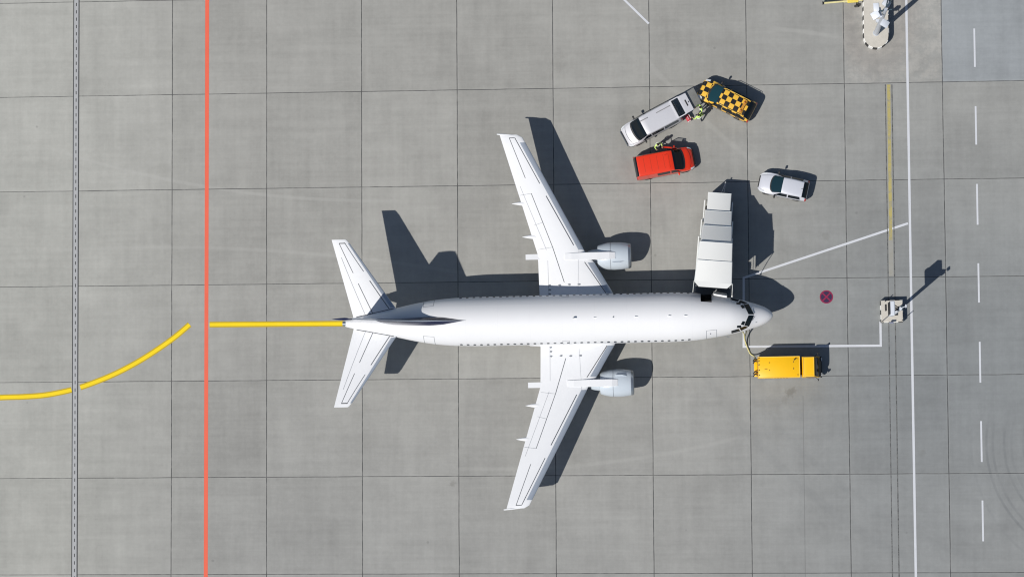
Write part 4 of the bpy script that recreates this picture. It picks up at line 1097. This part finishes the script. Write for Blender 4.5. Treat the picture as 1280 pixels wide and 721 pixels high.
# ================================================================== DOCKING GUIDANCE POST
def striped(t, co, b):
    x, y, z = xyz(t, co)
    q = ((x + y * 1.0) / .36).floor(); return mix(t, (q * .5).fract().gt(.25), (.75, .75, .72), (.03, .03, .03))
M_kerb = mat('kerb_stripes', (.7, .7, .7), .7, fn=striped, var=.12, vs=5)
M_conc = mat('block_concrete', (.52, .495, .44), .8, var=.13, vs=3)
M_lgrey = mat('light_grey_metal', (.62, .66, .72), .4, var=.05)
def vdgs():
    c = at(1114.6, 389, .5); root = empty('docking_guidance_post', (c.x, c.y, 0), R(.8))
    tag(root, 'tall white docking display on a thin mast standing on a square concrete block', 'docking display')
    s = .84
    blk = MB().prism([(-s, -s), (s, -s), (s, s), (-s, s)], 0, .62); bo = blk.build('kerb_band', M_kerb, root)
    MB().prism([(-s + .03, -s + .03), (s - .03, -s + .03), (s - .03, s - .03), (-s + .03, s - .03)], .618, .66).build('concrete_block', M_conc, root)
    for a, b in ((-s + .1, -s + .1), (s - .1, -s + .1)):
        MB().tube([(a, b, .5), (a, b, 1.55)], .03, 8).build('corner_rod', M_plast, root)
    MB().tube([(-.5, s - .1, .5), (-.5, s - .1, 1.1)], .03, 8).build('corner_rod', M_plast, root)
    m = Vector(at(1116.5, 389.5, .5)) - c
    mx, my = .22, -.12
    MB().tube([(mx, my, .5), (mx, my, 6.2)], .13, 12).build('mast', M_lgrey, root)
    MB().box((mx, my, .70), (.42, .42, .1), bev=.02).build('base_plate', M_dark, root)
    hx, hy = mx - .62, my + .02
    hd = MB().box((hx, hy, 6.0), (.36, 1.08, 1.75), bev=.08).build('display_housing', M_lgrey, root)
    MB().box((hx - .21, hy, 6.1), (.03, .96, 1.7), bev=.01).build('display_screen', M_plast, hd)
    MB().box((hx - .42, hy + .10, 5.9), (.12, .50, .4), bev=.03).build('camera_box', M_plast, hd)
    MB().tube([(mx, my, 5.3), (hx, hy + .2, 5.3)], .05).tube([(mx, my, 6.1), (hx, hy - .2, 6.3)], .05).tube([(mx, my, 6.1), (hx, hy + .35, 6.6)], .04).build('bracket', M_dark, hd)
    MB().box((mx + .05, my + .05, 5.9), (.34, .30, .5), bev=.03).build('control_box', mat('dark_teal_metal', (.05, .08, .10), .5), root)
    MB().tube([(mx, my, 6.2), (mx + .34, my + .15, 6.25)], .03).box((mx + .42, my + .18, 6.2), (.10, .24, .3), bev=.02).build('side_lamp', M_lgrey, root)
    MB().tube([(mx - .3, my - .75, .5), (mx - .3, my - .75, .95)], .02).box((mx - .3, my - .78, 1.0), (.34, .12, .16), bev=.03).build('ground_lamp', mat('slate_metal', (.2, .22, .3), .5), root)
vdgs()

# ================================================================== LIGHT MAST ISLAND
def island():
    b0 = at(1095.2, 41.5, .78)
    root = empty('concrete_island', (b0.x, b0.y, 0)); tag(root, 'rounded concrete island with black and white kerb at the top edge of the apron', 'concrete island')
    W = .98; y0 = -1.18 + W; y1 = 5.2
    def cap(w_, n=12):
        p = [(w_ * math.cos(math.pi + math.pi * k / n), y0 + (w_ * 1.0) * math.sin(math.pi + math.pi * k / n)) for k in range(n + 1)]
        return p + [(-q[0] * 1.0, 2 * ((y0 + y1) / 2) - q[1]) for q in p]
    def kst(t, co, b):
        x, y, z = xyz(t, co)
        at_ = t.nodes.new('ShaderNodeMath'); at_.operation = 'ARCTAN2'; t.links.new((y - y0).k, at_.inputs[0]); t.links.new(x.k, at_.inputs[1])
        a = N(t, at_.outputs[0]); low = (y - y0).lt(0)
        q = (a * low * 2.7 + (1 - low) * y * 2.9).floor(); return mix(t, (q * .5).fract().gt(.25), (.78, .78, .76), (.03, .03, .03))
    MB().prism(cap(W), 0, .74).build('kerb_band', mat('island_kerb', (.7, .7, .7), .7, fn=kst, var=.1, vs=5), root)
    MB().prism(cap(W - .05), .735, .78).build('concrete_top', M_conc, root)
    # --- floodlight mast, a thing of its own on the island
    m = empty('floodlight_mast', (b0.x, b0.y, .78)); tag(m, 'tall grey floodlight mast with white lamp heads rising from the concrete island', 'floodlight mast')
    MB().tube([(0, 0, 0), (0, 0, 10.6)], [.20, .12], 14).build('mast', mat('mast_grey', (.52, .56, .62), .4, .3), m, smooth=50)
    MB().tube([(0, 0, 0), (0, 0, .04)], .24, 14).build('base_plate', mat('mast_grey', (.5, .5, .5)), m)
    MB().tube([(-.45, 0, 9.9), (.5, .1, 9.9)], .05).tube([(-.3, -.15, 10.3), (.4, .6, 10.3)], .05).tube([(0, 0, 10.0), (.25, 1.0, 10.1)], .05).tube([(.25, 1.0, 10.1), (.1, .4, 10.5)], .04).build('cross_arm', mat('dark_teal_metal', (.05, .08, .10), .5), m)
    def lamp(x, y, z, dx, dy, rz, tilt):
        Mx = Matrix.Rotation(rz, 4, 'Z') @ Matrix.Rotation(tilt, 4, 'Y')
        h = MB().box((x, y, z), (dx, dy, .24), bev=.04, rot=Mx).build('lamp_head', M_lgrey, m, smooth=40)
        fm = Mx @ Vector((0, 0, -.13)); MB().box((x + fm.x, y + fm.y, z + fm.z), (dx * .85, dy * .85, .03), rot=Mx).build('lamp_glass', M_vglass, h)
    T = lambda u, v, z: at(u, v, z) - Vector((b0.x, b0.y, .78))
    for (u, v, zz, dx, dy, rz, ti) in ((1094.5, 19, 10.2, .62, .55, .5, -.3), (1095.5, 9.5, 10.4, .42, .62, .05, -.2), (1105.8, 29.5, 9.8, .60, .50, -.5, .35), (1108.0, 4.5, 10.4, .55, .48, -.6, .3), (1100.2, 16, 10.0, .20, .75, .15, -.1)):
        p = T(u, v, zz); lamp(p.x, p.y, zz - .78, dx, dy, rz, ti)
    MB().box((.42, .95, 9.6), (.22, .34, .5), bev=.03).build('gear_box', mat('dark_teal_metal', (.05, .08, .10), .5), m)
    MB().tube([(0, 0, 2.2), (.0, .55, 2.2)], .03).box((0, .6, 2.0), (.3, .2, .5), bev=.03).build('control_box', M_lgrey, m)
    # neighbour cabinet on the island (upper end)
    c = empty('equipment_cabinet', (b0.x + .42, b0.y + 3.0, .78)); tag(c, 'grey equipment cabinet on the concrete island behind the floodlight mast', 'cabinet')
    MB().box((0, 0, .7), (.7, .9, 1.4), bev=.03).build('cabinet_body', M_lgrey, c); MB().box((0, 0, 1.43), (.78, .98, .05), bev=.01).build('cabinet_lid', M_lgrey, c)
    # grey bollard
island()

def towbar():
    a, b = at(1030, 4.2, .35), at(1088, -.6, .35); d = (b - a); L0 = d.length
    root = empty('tow_bar', (a.x, a.y, 0), math.atan2(d.y, d.x)); tag(root, 'pale yellow aircraft tow bar with small black wheels at the top edge', 'tow bar')
    M_tb = mat('tow_bar_yellow', (.66, .60, .30), .5, var=.25, vs=4); M_tb2 = mat('tow_bar_bright', (.75, .60, .10), .5, var=.2)
    MB().tube([(0, 0, .38), (L0 * .42, 0, .40)], .075, 10).build('front_tube', M_tb, root, smooth=50)
    MB().tube([(L0 * .42, 0, .40), (L0 * 1.5, .02, .42)], .11, 10).build('main_tube', M_tb, root, smooth=50)
    MB().box((L0 * .62, -.02, .44), (.85, .30, .16), bev=.03).build('tow_head_bracket', M_tb2, root)
    MB().tube([(-.12, 0, .38), (0, 0, .38)], [.14, .10], 10).build('tow_eye', M_plast, root)
    ax = L0 * .70
    MB().tube([(ax, -.45, .2), (ax, .45, .2)], .04).tube([(ax, 0, .2), (ax, 0, .4)], .05).build('axle', M_plast, root)
    for s_ in (1, -1): wheel(root, ax + .0, s_ * .42, .2, .2, .14)
towbar()

# ================================================================== PEOPLE
def tri_tube(mb, pts, rs, n=7, mi=0): mb.tube(pts, rs, n, mi)
M_skin = mat('skin', (.42, .24, .17), .55, var=.05); M_hair = mat('hair_dark', (.03, .02, .015), .7); M_hiv = mat('hi_vis_yellow', (.62, .86, .22), .6, var=.05, vs=6); M_navy = mat('navy_trousers', (.015, .022, .04), .8, var=.1)
M_tape = mat('reflective_tape', (.75, .77, .78), .4)
def person(loc, rz, label, arms, lean=0.0, hair=M_hair, step=.12, vestmat=M_hiv, cat='person'):
    root = empty('person', loc, rz); tag(root, label, 'person', 'ground crew in hi-vis clothing')
    # skeleton: x forward, y left
    V = []; E = []; Rr = []
    def add(p, r, par=None):
        V.append(p); Rr.append(r); i = len(V) - 1
        if par is not None: E.append((par, i))
        return i
    L = lean
    pel = add((0, 0, .95), (.15, .12)); sp = add((L * .12, 0, 1.12), (.135, .11), pel); ch = add((L * .3, 0, 1.32), (.16, .12), sp); ne = add((L * .45 + .01, 0, 1.47), (.075, .07), ch)
    he = add((L * .52 + .02, 0, 1.54), (.062, .062), ne); h2 = add((L * .58 + .03, 0, 1.63), (.092, .105), he); h3 = add((L * .62 + .03, 0, 1.715), (.078, .09), h2)
    hands = []
    for s_, (el, ha) in zip((1, -1), arms):
        sh = add((L * .32, s_ * .19, 1.40), (.062, .062), ch); e = add(el, (.045, .045), sh); h = add(ha, (.028, .028), e); hands.append((Vector(el), Vector(ha), s_))
        hp = add((.02 * 0, s_ * .10, .90), (.105, .105), pel); kn = add((step * s_ * .6 + .03, s_ * .12, .50), (.062, .062), hp); an = add((step * s_, s_ * .12, .09), (.042, .042), kn); to = add((step * s_ + .15, s_ * .13, .045), (.042, .035), an)
    me = bpy.data.meshes.new('body'); me.from_pydata(V, E, []); o = bpy.data.objects.new('body', me); COL.objects.link(o)
    sk = o.modifiers.new('s', 'SKIN'); sk.use_smooth_shade = True
    for i, v in enumerate(me.skin_vertices[0].data): v.radius = Rr[i]; v.use_root = (i == 0)
    sb = o.modifiers.new('u', 'SUBSURF'); sb.levels = 2; sb.render_levels = 2
    dg = bpy.context.evaluated_depsgraph_get(); dg.update(); m2 = bpy.data.meshes.new_from_object(o.evaluated_get(dg)); bpy.data.objects.remove(o)
    bm = bmesh.new(); bm.from_mesh(m2)
    # hands: palm + five bent fingers, added to the same mesh
    q = MB()
    for el, ha, s_ in hands:
        d = (ha - el).normalized(); side = d.cross(Vector((0, 0, 1))); side = side.normalized() if side.length > .1 else Vector((1, 0, 0)); nn = d.cross(side).normalized()
        q.tube([ha - d * .02, ha + d * .03, ha + d * .085], [.028, .038, .036], 8)
        for f, ln in zip((-1.5, -.5, .5, 1.5), (.062, .075, .07, .055)):
            b0 = ha + d * .08 + side * f * .019; q.tube([b0, b0 + d * ln * .5 - nn * .006, b0 + d * ln * .85 - nn * .03], [.0095, .009, .007], 6)
        b0 = ha + d * .03 + side * .034 * s_; q.tube([b0, b0 + d * .03 + side * .03 * s_, b0 + d * .06 + side * .034 * s_], [.012, .011, .008], 6)
    # nose, ears
    hx = L * .58 + .03
    q.tube([(hx + .10, 0, 1.66), (hx + .125, 0, 1.63), (hx + .10, 0, 1.615)], [.01, .017, .01], 6)
    for s_ in (1, -1): q.tube([(hx - .01, s_ * .088, 1.66), (hx - .015, s_ * .10, 1.635), (hx - .01, s_ * .088, 1.61)], [.012, .02, .012], 6)
    nb = len(bm.faces); off = [bm.verts.new(v) for v in q.v]; bm.verts.ensure_lookup_table()
    for f in q.f:
        try: bm.faces.new([off[i] for i in f])
        except ValueError: pass
    bm.faces.ensure_lookup_table()
    for i, f in enumerate(bm.faces):
        c = f.calc_center_median(); f.smooth = True
        if i >= nb or c.z > 1.50: f.material_index = 0
        elif c.z < .11: f.material_index = 3
        elif c.z < .97 and abs(c.y) < .24 and not any((c - h[1]).length < .12 for h in hands): f.material_index = 2
        elif any((c - h[1]).length < .05 for h in hands): f.material_index = 0
        else: f.material_index = 1
    bmesh.ops.recalc_face_normals(bm, faces=bm.faces)
    m2.materials.clear()
    for mm in (M_skin, vestmat, M_navy, M_plast): m2.materials.append(mm)
    bm.to_mesh(m2); bm.free()
    m2.name = 'body'; b = bpy.data.objects.new('body', m2); COL.objects.link(b); b.parent = root
    # hair cap, eyes
    mb = MB(); n = 14; rows = 6; vs = []
    for r in range(rows + 1):
        a = (math.pi * .56) * r / rows
        for k in range(n):
            p = 2 * math.pi * k / n; vs.append((hx - .012 + .108 * math.sin(a) * math.cos(p), .097 * math.sin(a) * math.sin(p), 1.665 + .115 * math.cos(a) + (.03 if math.cos(p) > .3 and r == rows else 0)))
    mb.add(vs, [(i * n + j, i * n + (j + 1) % n, (i + 1) * n + (j + 1) % n, (i + 1) * n + j) for i in range(rows) for j in range(n)]); mb.build('hair', hair, root, smooth=80)
    # reflective bands on the vest
    for zz, rx in ((1.12, .165), (1.24, .172)):
        cx = L * (.12 if zz < 1.2 else .22); pts = [(cx + (rx * .86) * math.cos(2 * math.pi * k / 20), rx * 1.08 * math.sin(2 * math.pi * k / 20), zz) for k in range(21)]
        MB().tube(pts, .022, 5, cap=False).build('reflective_band', M_tape, b)
    return root
p = at(876.5, 134, 1.6); person((p.x, p.y, 0), R(200), 'person in a pale hi-vis jacket standing between the tailgate and the checkered car', [((.10, .34, 1.18), (.32, .36, 1.10)), ((.16, -.30, 1.2), (.38, -.18, 1.22))], .1)
p = at(873.8, 145.5, 1.6); person((p.x, p.y, 0), R(110), 'person in a hi-vis vest striding, just below the other by the van tailgate', [((-.05, .36, 1.15), (.12, .46, .98)), ((.02, -.36, 1.15), (.22, -.34, 1.02))], .15, step=.26)
p = at(822, 179.5, 1.6); person((p.x, p.y, 0), R(-60), 'person in a bright hi-vis jacket standing by the open door of the red van', [((.12, .28, 1.16), (.34, .2, 1.15)), ((.10, -.32, 1.16), (.34, -.30, 1.22))], .12)

# red and white bag by the silver van
def bag():
    p = at(860, 147.6, .4); root = empty('travel_bag', (p.x, p.y, 0), R(30)); tag(root, 'small red and white bag on the ground below the silver van tailgate', 'bag')
    MB().box((0, 0, .24), (.34, .52, .46), bev=.09).build('bag_body', mat('bag_red', (.48, .05, .07), .7, var=.2, vs=8), root, smooth=50)
    MB().box((.18, .05, .26), (.06, .40, .34), bev=.02).box((-.02, -.27, .24), (.30, .05, .36), bev=.02).build('bag_pocket', mat('bag_white', (.72, .66, .66), .7), root, smooth=50)
    MB().tube([(0, -.12, .46), (0, -.09, .56), (0, .09, .56), (0, .12, .46)], .016, 6).build('handle', mat('bag_white', (.7, .7, .7), .7), root)
bag()
# wheel chocks under the airliner are left out
